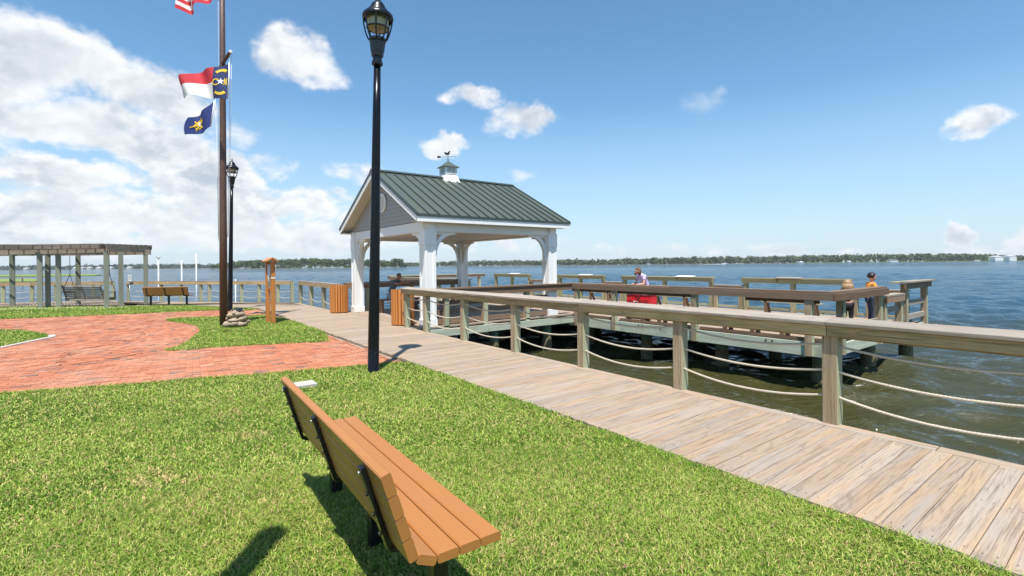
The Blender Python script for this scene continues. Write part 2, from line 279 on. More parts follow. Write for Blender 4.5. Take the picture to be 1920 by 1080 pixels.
# ------------------------------------------------------------------ mesh builder
class MB:
    def __init__(s): s.v = []; s.f = []; s.uv = []; s.vc = []; s.mi = []; s.sm = []
    def face(s, idx, uvs=None, vc=(0.5, 0, 0.5), mi=0, sm=False):
        s.f.append(tuple(idx)); s.uv.append(uvs or [(0, 0)] * len(idx)); s.vc.append(vc); s.mi.append(mi); s.sm.append(sm)
    def beam(s, p0, p1, w, h, up=(0, 0, 1), alt=None, mi=0, tone=None, bev=0.0):
        # board from p0 to p1 (centre line), w across, h along 'up'
        p0 = Vector(p0); p1 = Vector(p1); L = (p1 - p0).length; d = (p1 - p0).normalized(); up = Vector(up)
        side = d.cross(up).normalized(); up2 = side.cross(d).normalized()
        tone = random.random() if tone is None else tone; rr = random.random()
        o = (random.random() * 9, random.random() * 9)
        if bev > 0:
            a, b = w / 2, h / 2; q = min(bev, a * .6, b * .6)
            prof = [(-a + q, -b), (a - q, -b), (a, -b + q), (a, b - q), (a - q, b), (-a + q, b), (-a, b - q), (-a, -b + q)]
        else:
            a, b = w / 2, h / 2; prof = [(-a, -b), (a, -b), (a, b), (-a, b)]
        n = len(prof); base = len(s.v)
        for pp, e in ((p0, 0), (p1, L)):
            for (x, y) in prof: s.v.append(pp + side * x + up2 * y)
        acc = 0
        for i in range(n):
            j = (i + 1) % n; ed = math.dist(prof[i], prof[j])
            al = 0
            if alt:
                nrm = (side * (prof[j][1] - prof[i][1]) - up2 * (prof[j][0] - prof[i][0]))
                if nrm.length > 0: al = alt(nrm.normalized())
            s.face([base + i, base + j, base + n + j, base + n + i], [(o[0], o[1] + acc), (o[0], o[1] + acc + ed), (o[0] + L, o[1] + acc + ed), (o[0] + L, o[1] + acc)], (tone, al, rr), mi)
            acc += ed
        for k, sgn in ((0, 1), (n, -1)):
            ids = [base + k + i for i in range(n)]; uvs = [(o[0] + prof[i][0] * .2, o[1] + prof[i][1]) for i in range(n)]
            if sgn == 1: ids = ids[::-1]; uvs = uvs[::-1]
            s.face(ids, uvs, (tone * .7, 0, rr), mi)
    def box(s, x0, x1, y0, y1, z0, z1, alt=None, mi=0, tone=None, bev=0):
        dx, dy, dz = x1 - x0, y1 - y0, z1 - z0; cx, cy, cz = (x0 + x1) / 2, (y0 + y1) / 2, (z0 + z1) / 2
        if dx >= dy and dx >= dz: s.beam((x0, cy, cz), (x1, cy, cz), dy, dz, alt=alt, mi=mi, tone=tone, bev=bev)
        elif dy >= dz: s.beam((cx, y0, cz), (cx, y1, cz), dx, dz, alt=alt, mi=mi, tone=tone, bev=bev)
        else: s.beam((cx, cy, z0), (cx, cy, z1), dx, dy, up=(0, 1, 0), alt=alt, mi=mi, tone=tone, bev=bev)
    def tube(s, pts, r, n=8, mi=0, sm=True, cap=True, vc=(.5, 0, .5)):
        pts = [Vector(p) for p in pts]; m = len(pts)
        rad = r if isinstance(r, (list, tuple)) else [r] * m
        base = len(s.v); prev = None
        for i, p in enumerate(pts):
            d = (pts[min(i + 1, m - 1)] - pts[max(i - 1, 0)]).normalized()
            if prev is None:
                a = Vector((0, 0, 1)) if abs(d.z) < .9 else Vector((1, 0, 0)); e1 = d.cross(a).normalized()
            else: e1 = (prev - d * prev.dot(d)).normalized()
            prev = e1; e2 = d.cross(e1)
            for k in range(n):
                t_ = 2 * math.pi * k / n; s.v.append(p + (e1 * math.cos(t_) + e2 * math.sin(t_)) * rad[i])
        for i in range(m - 1):
            for k in range(n):
                k2 = (k + 1) % n; a = base + i * n
                s.face([a + k, a + k2, a + n + k2, a + n + k], None, vc, mi, sm)
        if cap:
            s.face([base + k for k in range(n)][::-1], None, vc, mi); s.face([base + (m - 1) * n + k for k in range(n)], None, vc, mi)
    def lathe(s, prof, n=20, c=(0, 0, 0), mi=0, sm=True, flute=0):
        base = len(s.v); m = len(prof); c = Vector(c)
        for (r, z) in prof:
            for k in range(n):
                t_ = 2 * math.pi * k / n; q = r * (1 - (flute if k % 2 else 0)); s.v.append(c + Vector((q * math.cos(t_), q * math.sin(t_), z)))
        for i in range(m - 1):
            for k in range(n):
                k2 = (k + 1) % n; a = base + i * n; s.face([a + k, a + k2, a + n + k2, a + n + k], None, (.5, 0, .5), mi, sm)
        s.face([base + k for k in range(n)][::-1], mi=mi); s.face([base + (m - 1) * n + k for k in range(n)], mi=mi)
    def prism(s, poly, n0, thick, mi=0, vc=(.5, 0, .5)):
        # poly: 3D points in a plane, n0: extrusion direction (unit)
        base = len(s.v); n = len(poly); n0 = Vector(n0)
        for p in poly: s.v.append(Vector(p))
        for p in poly: s.v.append(Vector(p) + n0 * thick)
        s.face(list(range(base, base + n))[::-1], [(p[0], p[2]) for p in poly][::-1], vc, mi); s.face(list(range(base + n, base + 2 * n)), [(p[0], p[2]) for p in poly], vc, mi)
        for i in range(n):
            j = (i + 1) % n; s.face([base + i, base + j, base + n + j, base + n + i], None, vc, mi)
    def ball(s, c, r, n=10, m=7, sc=(1, 1, 1), jit=0, mi=0):
        base = len(s.v); c = Vector(c); ph = random.random() * 9
        for i in range(m + 1):
            a = math.pi * i / m
            for k in range(n):
                t_ = 2 * math.pi * k / n
                q = r * (1 + jit * math.sin(3 * t_ + ph + 2 * a) * math.sin(2.3 * a + ph))
                s.v.append(c + Vector((q * sc[0] * math.sin(a) * math.cos(t_), q * sc[1] * math.sin(a) * math.sin(t_), q * sc[2] * math.cos(a))))
        for i in range(m):
            for k in range(n):
                k2 = (k + 1) % n; a = base + i * n; s.face([a + k, a + n + k, a + n + k2, a + k2], None, (.5, 0, .5), mi, True)
    def build(s, name, mats, parent=None, rel=True):
        me = bpy.data.meshes.new(name); off = Vector(parent.location) if (parent is not None and rel) else Vector((0, 0, 0))
        if parent is not None and rel and parent.parent is not None: off = off + Vector(parent.parent.location)
        me.from_pydata([tuple(Vector(p) - off) for p in s.v], [], s.f)
        ul = me.uv_layers.new(name='UVMap'); ul.data.foreach_set('uv', [c for u in s.uv for p in u for c in p])
        a = me.attributes.new('vc', 'FLOAT_COLOR', 'FACE'); a.data.foreach_set('color', [c for q in s.vc for c in (q[0], q[1], q[2], 1)])
        me.polygons.foreach_set('material_index', s.mi); me.polygons.foreach_set('use_smooth', s.sm)
        for m_ in (mats if isinstance(mats, list) else [mats]): me.materials.append(M[m_] if isinstance(m_, str) else m_)
        me.update(); o = bpy.data.objects.new(name, me); col.objects.link(o)
        if parent is not None: o.parent = parent
        return o
def tag(o, label=None, cat=None, group=None, kind=None):
    if label: o['label'] = label
    if cat: o['category'] = cat
    if group: o['group'] = group
    if kind: o['kind'] = kind
    return o
def thing(name, label, cat, loc=(0, 0, 0), rz=0, group=None):
    o = bpy.data.objects.new(name, None); o.empty_display_size = .2; col.objects.link(o); o.location = loc; o.rotation_euler = (0, 0, rz)
    return tag(o, label, cat, group)
def copy_tree(o, parent=None):
    kids = list(o.children); c = o.copy(); col.objects.link(c)
    if parent is not None: c.parent = parent
    for k in kids: copy_tree(k, c)
    return c
GA = lambda n: .9 if abs(n.y) > .5 else 0.0        # the faces of a post that kept their green treatment
def inpoly(P, x, y):
    x = np.asarray(x); y = np.asarray(y); ins = np.zeros(x.shape, bool); n = len(P)
    for i in range(n):
        x0, y0 = P[i]; x1, y1 = P[(i + 1) % n]
        c = ((y0 > y) != (y1 > y)); 
        with np.errstate(divide='ignore', invalid='ignore'): xi = (x1 - x0) * (y - y0) / ((y1 - y0) if y1 != y0 else 1e-9) + x0
        ins ^= c & (x < xi)
    return ins
def smooth_poly(P, it=2, keep=()):
    for _ in range(it):
        Q = []
        for i in range(len(P)):
            a = Vector(P[i]); b = Vector(P[(i + 1) % len(P)])
            Q += [tuple(a * .75 + b * .25), tuple(a * .25 + b * .75)]
        P = Q
    return P
def sheet(name, P, z, mat, label=None, kind='structure'):
    bm = bmesh.new(); vs = [bm.verts.new((x, y, z)) for x, y in P]; bm.faces.new(vs)
    bmesh.ops.triangulate(bm, faces=bm.faces[:]); bmesh.ops.recalc_face_normals(bm, faces=bm.faces[:])
    if bm.faces[0].normal.z < 0: bmesh.ops.reverse_faces(bm, faces=bm.faces[:])
    me = bpy.data.meshes.new(name); bm.to_mesh(me); bm.free(); me.materials.append(M[mat]); o = bpy.data.objects.new(name, me); col.objects.link(o)
    return tag(o, label, None, None, kind)

WZ = -1.15
# ================================================================== GROUND, PATHS, WATER
def water_mesh():
    # wind waves as real geometry, finer near the shore, calmer in the lee of the pier
    r = np.concatenate([np.exp(np.arange(math.log(4.5), math.log(420), .0042)), np.array([520, 700, 1000, 1600, 3000, 9000.])]); a0 = YAW
    th = np.arange(-1.15, 1.15, .0040); Rr, Th = np.meshgrid(r, th, indexing='ij'); x = Rr * np.sin(a0 + Th); y = Rr * np.cos(a0 + Th)
    z = np.zeros_like(x); dxx = np.zeros_like(x); dyy = np.zeros_like(x); g = np.random.default_rng(5); dr = Rr * .0042
    calm = 1 - .55 * np.clip((12.5 - x) / 2.5, 0, 1) * np.clip((y - 2.5) / 3, 0, 1)
    calm *= 1 - .35 * np.clip((12 - x) / 4, 0, 1)
    gust = .8 + .35 * np.sin(x * .061 + 1.3 * np.sin(y * .043)) * np.sin(y * .052 + .7 * np.sin(x * .07) + 1)
    wind = math.atan2(.35, .94)
    for i in range(84):
        lam = .14 * (6.5 / .14) ** ((i + g.random()) / 84.); k = 2 * math.pi / lam; d = wind + g.normal(0, .50); ph = g.uniform(0, 6.28)
        sl = .050 * (1.0 if lam < 2.5 else (2.5 / lam) ** .8); A = sl / k; att = np.clip((lam / dr - 3.0) / 3.0, 0, 1) * np.clip((420 - Rr) / 200, 0, 1)
        if lam < .6: att = att * np.where(x < 200, 1, 0)
        arg = k * (x * math.cos(d) + y * math.sin(d)) + ph + .8 * np.sin(x * .21 + i) * np.sin(y * .17 + i * 2.); c = A * att
        z += c * np.sin(arg); q = c * np.cos(arg) * .5; dxx += q * math.cos(d); dyy += q * math.sin(d)
    m_ = calm * gust; X_ = x + dxx * m_; Y_ = y + dyy * m_; Z_ = WZ + z * m_
    n0, n1_ = x.shape; co = np.stack([X_, Y_, Z_], -1).reshape(-1, 3); ii, jj = np.meshgrid(np.arange(n0 - 1), np.arange(n1_ - 1), indexing='ij'); b_ = (ii * n1_ + jj).ravel()
    q = np.stack([b_, b_ + n1_, b_ + n1_ + 1, b_ + 1], 1); q = q[:, ::-1]
    cx_ = x.reshape(-1)[b_]; cyy = y.reshape(-1)[b_]; keep = ~inpoly([(-60, -30), (5.2, -30), (5.2, 23.5), (-1.4, 31.5), (-13, 38.2), (-60, 63)], cx_, cyy); q = q[keep]; n = len(q)
    me = bpy.data.meshes.new('water'); me.vertices.add(len(co)); me.vertices.foreach_set('co', co.ravel()); me.loops.add(n * 4); me.loops.foreach_set('vertex_index', q.ravel().astype(np.int32))
    me.polygons.add(n); me.polygons.foreach_set('loop_start', (np.arange(n) * 4).astype(np.int32)); me.update(calc_edges=True); me.polygons.foreach_set('use_smooth', np.ones(n, bool)); me.materials.append(M['water'])
    o = bpy.data.objects.new('water', me); col.objects.link(o); tag(o, kind='structure')
water_mesh()
sheet('water_beyond', [(-9000, -9000), (9000, -9000), (9000, 9000), (-9000, 9000)], WZ - .45, 'water')
L1a, L1b = (5.75, 23.85), (-1.0, 31.9); L2a, L2b = (-1.25, 32.2), (-13, 38.8)
INNER = [(3.72, 21.7), (1.7, 25.9), (-.6, 27.9), (-3.5, 30.4), (-13, 36.4)]
# park ground: a block of land with the bulkhead as its side
land = [(-60, -30), (5.48, -30), (5.48, 23.7), (-1.1, 31.7), (-1.4, 32.0), (-13, 38.6), (-60, 64)]
mb = MB(); mb.prism([(x, y, -3) for x, y in land], (0, 0, 1), 2.92); o = mb.build('ground', 'soil'); tag(o, kind='structure')
# bricks (one sheet of real bricks on a mortar bed)
brickP = [(3.66, -0.0), (3.66, 21.2), (2.6, 22.4), (-1.4, 23.1), (-3.8, 23.7), (-10, 25.4), (-10, 8.0)]
frontL = [(3.64, -6), (3.64, 7.86), (3.08, 8.02), (2.27, 8.17), (1.17, 8.50), (.19, 8.82), (-.71, 9.10), (-1.53, 9.36), (-6, 10.9), (-12, 12.5), (-12, -6)]
islandL = [(3.64, 11.05), (2.13, 11.66), (1.17, 11.94), (.30, 11.98), (.67, 12.53), (1.04, 14.03), (1.33, 15.71), (1.2, 17.26), (.69, 18.5), (.62, 19.7), (2.07, 19.05), (3.64, 18.45)]
leftL = [(-3.6, 19.9), (-2.68, 18.92), (-2.0, 17.3), (-1.84, 16.5), (-2.12, 15.9), (-2.55, 14.9), (-6, 13.6), (-8, 13.6), (-8, 19.9)]
backL = [(3.4, 21.15), (2.39, 22.1), (.7, 22.49), (-1.4, 22.86), (-3.82, 23.45), (-12, 25.4), (-13, 36.3), (-3.5, 30.3), (-.6, 27.8), (1.65, 25.85), (3.68, 21.75)]
sheet('brick_path_bed', [(-12, 6.5), (3.66, 6.5), (3.66, 21.6), (2, 24), (-12, 26)], -.045, 'sand')
mb = MB(); BL, BW = .205, .10; cx0, cy0 = -2.6, 15.6
lawns = [smooth_poly(frontL, 1), smooth_poly(islandL, 1), leftL, backL]
def brick(cx, cy, a):
    ca, sa = math.cos(a), math.sin(a); hl, hw = BL / 2 - .0022, BW / 2 - .0022; z = -.022 + random.uniform(-.004, .003)
    tl = [random.uniform(-.003, .003) for _ in range(2)]; base = len(mb.v)
    for (u, v_) in ((-hl, -hw), (hl, -hw), (hl, hw), (-hl, hw)):
        mb.v.append(Vector((cx + u * ca - v_ * sa, cy + u * sa + v_ * ca, z + tl[0] * u / hl + tl[1] * v_ / hw)))
    for (u, v_) in ((-hl, -hw), (hl, -hw), (hl, hw), (-hl, hw)):
        mb.v.append(Vector((cx + u * ca - v_ * sa, cy + u * sa + v_ * ca, -.05)))
    tn = .22 + .70 * random.betavariate(2, 2) if random.random() > .12 else random.random(); vc = (tn if random.random() > .05 else random.random() * .16, 0, 0)
    mb.face([base, base + 1, base + 2, base + 3], None, vc)
    for i in range(4): j = (i + 1) % 4; mb.face([base + 4 + i, base + 4 + j, base + j, base + i], None, vc)
cand = []
ang = R(-4)
for r_ in range(int(22 / BW)):
    for q in range(int(18 / BL)):
        u = -9 + (q + .5 * (r_ % 2)) * BL; v_ = -1 + r_ * BW; x = u * math.cos(ang) - v_ * math.sin(ang); y = 6.5 + u * math.sin(ang) + v_ * math.cos(ang)
        if math.hypot(x - cx0, y - cy0) < 4.45 and math.hypot(x - cx0, y - cy0) > 2.6 and x > -1.2: continue
        cand.append((x, y, ang))
for k in range(int((4.4 - 2.65) / BW)):
    rr_ = 2.7 + k * BW; nn_ = int(2 * math.pi * rr_ / BL)
    for q in range(nn_):
        a = 2 * math.pi * (q + .5 * (k % 2)) / nn_; x = cx0 + rr_ * math.cos(a); y = cy0 + rr_ * math.sin(a)
        if x > -1.15: cand.append((x, y, a + math.pi / 2))
X = np.array([c[0] for c in cand]); Y = np.array([c[1] for c in cand])
ok = (X < 3.53) & (Y < 24) & (X > -7) & (Y > 6.6)
for L in lawns: ok &= ~inpoly(L, X, Y)
for i in np.nonzero(ok)[0]: brick(*cand[i])
o = mb.build('brick_path', 'brick'); tag(o, kind='structure')
sheet('lawn_ground_front', lawns[0], -.028, 'soil'); sheet('lawn_ground_island', lawns[1], -.027, 'soil'); sheet('lawn_ground_left', leftL, -.026, 'soil'); sheet('lawn_ground_back', backL, -.025, 'soil')
mb = MB(); 
for a, b_ in (((-1.84, 16.42), (-2.5, 14.95)), ((-2.5, 14.95), (-6, 13.65)), ((-1.84, 16.45), (-1.9, 16.9))): mb.beam((a[0] + .06, a[1] - .06, -.035), (b_[0] + .06, b_[1] - .06, -.035), .13, .06)
tag(mb.build('concrete_kerb', 'concrete'), kind='structure')

# grass: blades denser near the viewer
def grass(name, P, bands, hmul=1.0, lush=0.0):
    P_ = np.array(P); x0, y0 = P_.min(0); x1, y1 = P_.max(0); allp = []
    for (r0, r1, dens, wid) in bands:
        X0, X1, Y0, Y1 = max(x0, -r1), min(x1, r1), max(y0, -1), min(y1, r1)
        if X1 <= X0 or Y1 <= Y0: continue
        n = int((X1 - X0) * (Y1 - Y0) * dens)
        x = rng.uniform(X0, X1, n); y = rng.uniform(Y0, Y1, n); r = np.hypot(x, y)
        # frustum with generous margins
        f = x * sy_ + y * cy_; rt = x * cy_ - y * sy_
        k = (r >= r0) & (r < r1) & (f > .5) & (np.abs(rt) < 1.25 * f + 1.2); x, y = x[k], y[k]
        k = inpoly(P, x, y); x, y = x[k], y[k]; allp.append(np.stack([x, y, np.full(len(x), wid)], 1))
    A = np.concatenate(allp); n = len(A); x, y, wd = A.T
    def fld(s_, ph): return (np.sin(x * s_ + ph) * np.cos(y * s_ * 1.13 + ph * 1.7) + .6 * np.sin(x * s_ * 2.3 + y * s_ * 1.9 + ph) + .4 * np.cos(x * s_ * 4.7 - y * s_ * 5.1 + ph * 3)) / 2
    clump = fld(1.3, .4) * .5 + fld(5.2, 1.3) * .35; 
    h = rng.uniform(.016, .044, n) * hmul * (1 + .25 * fld(3.1, 2.)); a = rng.uniform(0, 2 * math.pi, n); lean = rng.uniform(.25, 1.35, n)
    w_ = wd * rng.uniform(.7, 1.3, n); dx, dy = np.cos(a), np.sin(a); ff = rng.uniform(0, 2 * math.pi, n); px_, py_ = np.cos(ff), np.sin(ff)
    z0 = np.full(n, -.03)
    V = np.zeros((n, 5, 3))
    l1 = h * .5 * lean; l2 = h * 1.25 * lean; h1 = h * .62; h2 = h * (1.12 - .42 * lean)
    for i, (of, hh_, ww) in enumerate(((0, 0, -.5), (0, 0, .5), (l1, h1, .5), (l1, h1, -.5), (l2, h2, 0))):
        V[:, i, 0] = x + dx * of + px_ * w_ * ww; V[:, i, 1] = y + dy * of + py_ * w_ * ww; V[:, i, 2] = z0 + hh_
    base = np.arange(n)[:, None] * 5; loops = np.concatenate([base + np.array([[0, 1, 2, 3]]), base + np.array([[3, 2, 4]])], 1).ravel()
    starts = (np.arange(n)[:, None] * 7 + np.array([[0, 4]])).ravel()
    me = bpy.data.meshes.new(name); me.vertices.add(n * 5); me.vertices.foreach_set('co', V.ravel()); me.loops.add(n * 7); me.loops.foreach_set('vertex_index', loops.astype(np.int32))
    me.polygons.add(n * 2); me.polygons.foreach_set('loop_start', starts.astype(np.int32)); me.update(calc_edges=True)
    g1 = np.array([.060, .170, .010]); g2 = np.array([.34, .48, .055]); dry = np.array([.66, .48, .22]); yl = np.array([.47, .54, .12])
    t_ = np.clip(rng.normal(.5, .32, n) + clump * .32, 0, 1)[:, None]; C = g1 * (1 - t_) + g2 * t_
    k = rng.random(n); ydense = .38 + .34 * clump - lush
    C[k < ydense] = yl * rng.uniform(.75, 1.15, (int((k < ydense).sum()), 1)); kd = rng.random(n) < (.13 + .12 * np.clip(fld(1.9, 4.), 0, 1) - lush * .3)
    # a few straw coloured clippings
    for (qx, qy, ra) in [(G(430, 772) + (.16,)), (G(480, 812) + (.13,)), (G(445, 815) + (.10,)), (G(290, 890) + (.2,)), (G(360, 895) + (.08,))]:
        kd |= (((x - qx) ** 2 + ((y - qy) * 1.0) ** 2 < ra ** 2) & (rng.random(n) < .45) & (np.sin(x * 37 + y * 11) > -.3))
    C[kd] = dry * rng.uniform(.7, 1.2, (int(kd.sum()), 1))
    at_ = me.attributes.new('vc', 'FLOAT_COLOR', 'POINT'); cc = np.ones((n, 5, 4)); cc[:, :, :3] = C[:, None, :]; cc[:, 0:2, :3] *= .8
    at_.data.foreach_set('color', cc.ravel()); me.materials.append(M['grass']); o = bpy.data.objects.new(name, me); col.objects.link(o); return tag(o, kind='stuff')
bands = [(0, 2.6, 32000, .0032), (2.6, 4.5, 19000, .0040), (4.5, 7, 8500, .0066), (7, 11, 4400, .0090), (11, 17, 3000, .0115), (17, 25, 1700, .016), (25, 40, 650, .027)]
tag(grass('grass_front', [(x if x > 3 else x, y) for x, y in lawns[0]], bands), 'mown green lawn with dry blades around the brown bench in the foreground', 'grass')
tag(grass('grass_island', lawns[1], bands, 1.3, .12), 'bright green lawn patch around the flagpole between the brick paths', 'grass')
tag(grass('grass_left', leftL, bands, 1.3, .15), 'small lawn patch with a pale kerb at the left edge of the brick plaza', 'grass')
tag(grass('grass_back', backL, bands, 1.3, .15), 'strip of green lawn in front of the wooden pergola', 'grass')
# ragged fringe growing over the boardwalk edge
tag(grass('grass_fringe', [(3.52, -1), (3.66, -1), (3.67, 7.8), (3.54, 7.8)], [(0, 5, 9000, .005), (5, 12, 3500, .009)], 1.45, .25), 'taller green grass fringe along the edge of the boardwalk', 'grass')

def edge_strip(P, w0, w1):
    A = [Vector(p) for p in P]; L = []; Rr_ = []
    for i, p in enumerate(A):
        d = (A[min(i + 1, len(A) - 1)] - A[max(i - 1, 0)]).normalized(); n_ = Vector((-d.y, d.x)); L.append(tuple(p + n_ * w0)); Rr_.append(tuple(p + n_ * w1))
    return L + Rr_[::-1]
fb = [(0, 9.5, 4200, .0075), (9.5, 14, 2600, .011), (14, 26, 1500, .016)]
tag(grass('grass_fringe', edge_strip(lawns[0][1:18], -.06, .07), fb, 1.5, .2), 'ragged green fringe where the front lawn meets the bricks', 'grass')
tag(grass('grass_fringe', edge_strip(lawns[1] + lawns[1][:1], -.05, .06), fb, 1.5, .2), 'ragged green fringe around the flagpole lawn patch', 'grass')
# fallen leaves and clippings
m_ = MB()
for k in range(170):
    px, py = random.uniform(-50, 1750), random.uniform(700, 1075); x, y = G(px, py, -.0)
    if not inpoly(lawns[0], [x], [y])[0] or x > 3.55: continue
    a = random.uniform(0, 6.28); L_ = random.uniform(.006, .02); b_ = len(m_.v); ti = random.uniform(-.6, .6)
    for (u, v_) in ((-1, 0), (-.2, .45), (1, 0), (-.2, -.45)): m_.v.append(Vector((x + L_ * (u * math.cos(a) - v_ * math.sin(a)), y + L_ * (u * math.sin(a) + v_ * math.cos(a)), .012 + L_ * v_ * ti)))
    m_.face([b_, b_ + 1, b_ + 2, b_ + 3], vc=(random.random(), 0, 0), mi=0)
M['leaflit'] = plain('dry_leaf', (.24, .13, .07), .8, var=.3); M['clover'] = plain('pale_clover', (.45, .45, .33), .8)
tag(m_.build('fallen_leaves', ['leaflit', 'clover']), 'small brown fallen leaves and pale specks scattered over the foreground lawn', 'leaves', kind='stuff')
# boardwalk planks
mb = MB(); y = -2.0; 
while y < 21.9:
    w_ = .14; x0 = 3.66 + random.uniform(-.02, .02)
    t_ = random.random()
    mb.beam((x0, y + w_ / 2, -.02 + random.uniform(-.002, .002)), (5.47, y + w_ / 2, -.02 + random.uniform(-.002, .002)), w_ - .0035, .04, tone=t_, bev=.003)
    y += w_
mb2 = mb
for i in range(8):
    a = -2 + i * 3.2; mb.beam((5.545, a, -.016), (5.545, min(a + 3.19, 23.7), -.016), .14, .04, bev=.004, tone=.75)
# boardwalk beyond the corner: planks across the diagonal walk
def strip(P0, P1, Q0, Q1, w_=.14):
    P0, P1, Q0, Q1 = map(Vector, (P0, P1, Q0, Q1)); n = int(max((P1 - P0).length, (Q1 - Q0).length) / w_)
    for i in range(n):
        a = P0.lerp(P1, (i + .5) / n); b_ = Q0.lerp(Q1, (i + .5) / n); ww = min((P1 - P0).length, (Q1 - Q0).length) / n
        mb.beam((a.x, a.y, -.021), (b_.x, b_.y, -.021), max(ww, .1) - .004, .038)
strip((3.68, 21.9), (1.7, 25.9), (5.6, 21.95), (5.5, 23.9)); strip((1.7, 25.9), (-.6, 27.9), (5.4, 24.0), (-.98, 31.7)); strip((-.6, 27.9), (-13, 36.4), (-1.1, 31.9), (-13, 38.6))
y = -1.93
while y < 9:
    for x in (3.76, 4.58, 5.40):
        for dx in (-.03, .03):
            c0 = Vector((x + random.uniform(-.01, .01), y + dx, .0035)); b_ = len(mb.v); mb.v += [c0 + Vector((.0045 * math.cos(k * 1.047), .0045 * math.sin(k * 1.047), 0)) for k in range(6)]; mb.face([b_ + k for k in range(6)], mi=1)
    y += .14
tag(mb.build('boardwalk', ['deck', 'rust']), kind='structure')
mb = MB(); mb.box(3.695, 3.735, -2, 21.5, -.20, -.042, tone=.3); mb.box(5.41, 5.47, -30, 23.6, -3, -.044, tone=.4)
tag(mb.build('boardwalk_edge_boards', 'brown'), kind='structure')

# ================================================================== RAILINGS
def strands(mb, P, r, turns_per_m=11, seg_per_turn=7, n=5):
    # three twisted strands along a polyline of Vectors
    L = [0]; 
    for a, b_ in zip(P, P[1:]): L.append(L[-1] + (b_ - a).length)
    tot = L[-1]; N = max(8, int(tot * turns_per_m * seg_per_turn))
    def at(s_):
        for i in range(len(P) - 1):
            if s_ <= L[i + 1] + 1e-9: return P[i].lerp(P[i + 1], (s_ - L[i]) / (L[i + 1] - L[i])), (P[i + 1] - P[i]).normalized()
        return P[-1], (P[-1] - P[-2]).normalized()
    for st in range(3):
        pts = []
        for k in range(N + 1):
            p, d = at(tot * k / N); e1 = d.cross(Vector((0, 0, 1))).normalized(); e2 = e1.cross(d); a = 2 * math.pi * (tot * k / N * turns_per_m + st / 3)
            pts.append(p + (e1 * math.cos(a) + e2 * math.sin(a)) * r * .5)
        mb.tube(pts, r * .58, n=n)
def rope(parent, a, b_, z, sag, r=.0132, twist=True):
    a = Vector((a[0], a[1], z)); b_ = Vector((b_[0], b_[1], z)); P = []
    for k in range(15): t_ = k / 14; P.append(a.lerp(b_, t_) - Vector((0, 0, sag * 4 * t_ * (1 - t_))))
    m_ = MB()
    if twist: strands(m_, P, r)
    else: m_.tube(P, r, n=6)
    return m_.build('rope', 'rope', parent)
GR_FRONT = 'posts of the rope railing'
rail = thing('rope_railing', 'grey wooden railing with three sagging ropes along the foreground boardwalk', 'railing', (5.6, 2.04, 0))
py_l = [-3.3, -1.52, .26, 2.04, 3.81, 5.58, 7.36, 9.2, 10.98, 12.12]
for y in py_l:
    m_ = MB(); m_.box(5.546, 5.68, y - .07, y + .07, -1.7, 1.0, alt=GA, bev=.006, tone=.35 + random.random() * .4); m_.build('post', 'post', rail)
segs = [-3.9, -1.5, 2.05, 5.58, 9.2, 12.24]
for a, b_ in zip(segs, segs[1:]):
    m_ = MB(); m_.beam((5.605, a + .002, 1.038), (5.605, b_ - .002, 1.038), .27, .04, up=(-.10, 0, 1), bev=.006); m_.build('cap_board', 'railtop', rail)
    m_ = MB(); m_.box(5.505, 5.543, a + .003, b_ - .003, .897, 1.003, alt=lambda n: random.random() * .6, bev=.004); m_.build('rail_board', 'rail', rail)
    m_ = MB(); m_.box(5.683, 5.72, a + .003, b_ - .003, .86, .998, bev=.004); m_.build('rail_board', 'rail', rail)
for a, b_ in zip(py_l, py_l[1:]):
    for z, sg in ((.815, .09), (.545, .10), (.285, .10)): rope(rail, (5.60, a), (5.60, b_), z + random.uniform(-.012, .012), sg * (b_ - a) / 1.78 * random.uniform(.9, 1.15), twist=a < 8)
# far-left stretches
def simple_rail(pts, label, cat='railing', ropes=True, z=1.0, mats=('post', 'railtop', 'rail')):
    t_ = thing('rope_railing', label, cat, (pts[0][0], pts[0][1], 0))
    for (x, y) in pts:
        m_ = MB(); m_.box(x - .07, x + .07, y - .07, y + .07, -1.6, z - .04, alt=GA); m_.build('post', mats[0], t_)
    for a, b_ in zip(pts, pts[1:]):
        m_ = MB(); m_.beam((a[0], a[1], z - .02), (b_[0], b_[1], z - .02), .2, .04); m_.build('cap_board', mats[1], t_)
        d = (Vector(b_) - Vector(a)).normalized(); nx, ny = d.y * .09, -d.x * .09
        m_ = MB(); m_.beam((a[0] - nx, a[1] - ny, z - .11), (b_[0] - nx, b_[1] - ny, z - .11), .038, .135); m_.build('rail_board', mats[2], t_)
        if ropes:
            for zz_, sg in ((.55, .08), (.28, .09)): rope(t_, a, b_, zz_, sg, .013, twist=False)
    return t_
def online(px, A, B):
    r = ray(px, 560); # intersect vertical plane through pixel column with line A-B
    ax, ay = A; dx, dy = B[0] - A[0], B[1] - A[1]; det = r[0] * (-dy) + dx * r[1]; t_ = (ax * (-dy) + dx * ay) / det; return (r[0] * t_, r[1] * t_)
p1 = [(5.7, 18.15), (5.7, 19.9), (5.7, 21.7), (5.7, 23.45)]
simple_rail(p1, 'short rope railing between the left slatted bin and the corner of the boardwalk')
p2 = [(5.45, 23.95)] + [online(px, L1a, L1b) for px in (521, 486, 453, 393, 377, 340, 303, 241)]
simple_rail(p2, 'weathered rope railing running behind the flagpole and the far brown bench')
p3 = [online(px, L2a, L2b) for px in (212, 175, 140, 105, 60, 6)] + [(-8.2, 36.1), (-11, 37.7)]
simple_rail(p3, 'weathered rope railing behind the pergola at the left edge')

# ================================================================== PIER
pier = thing('fishing_pier', 'L shaped wooden pier on green treated beams and pilings beyond the rope railing', 'pier', (11.5, 4.3, 0))
m_ = MB()
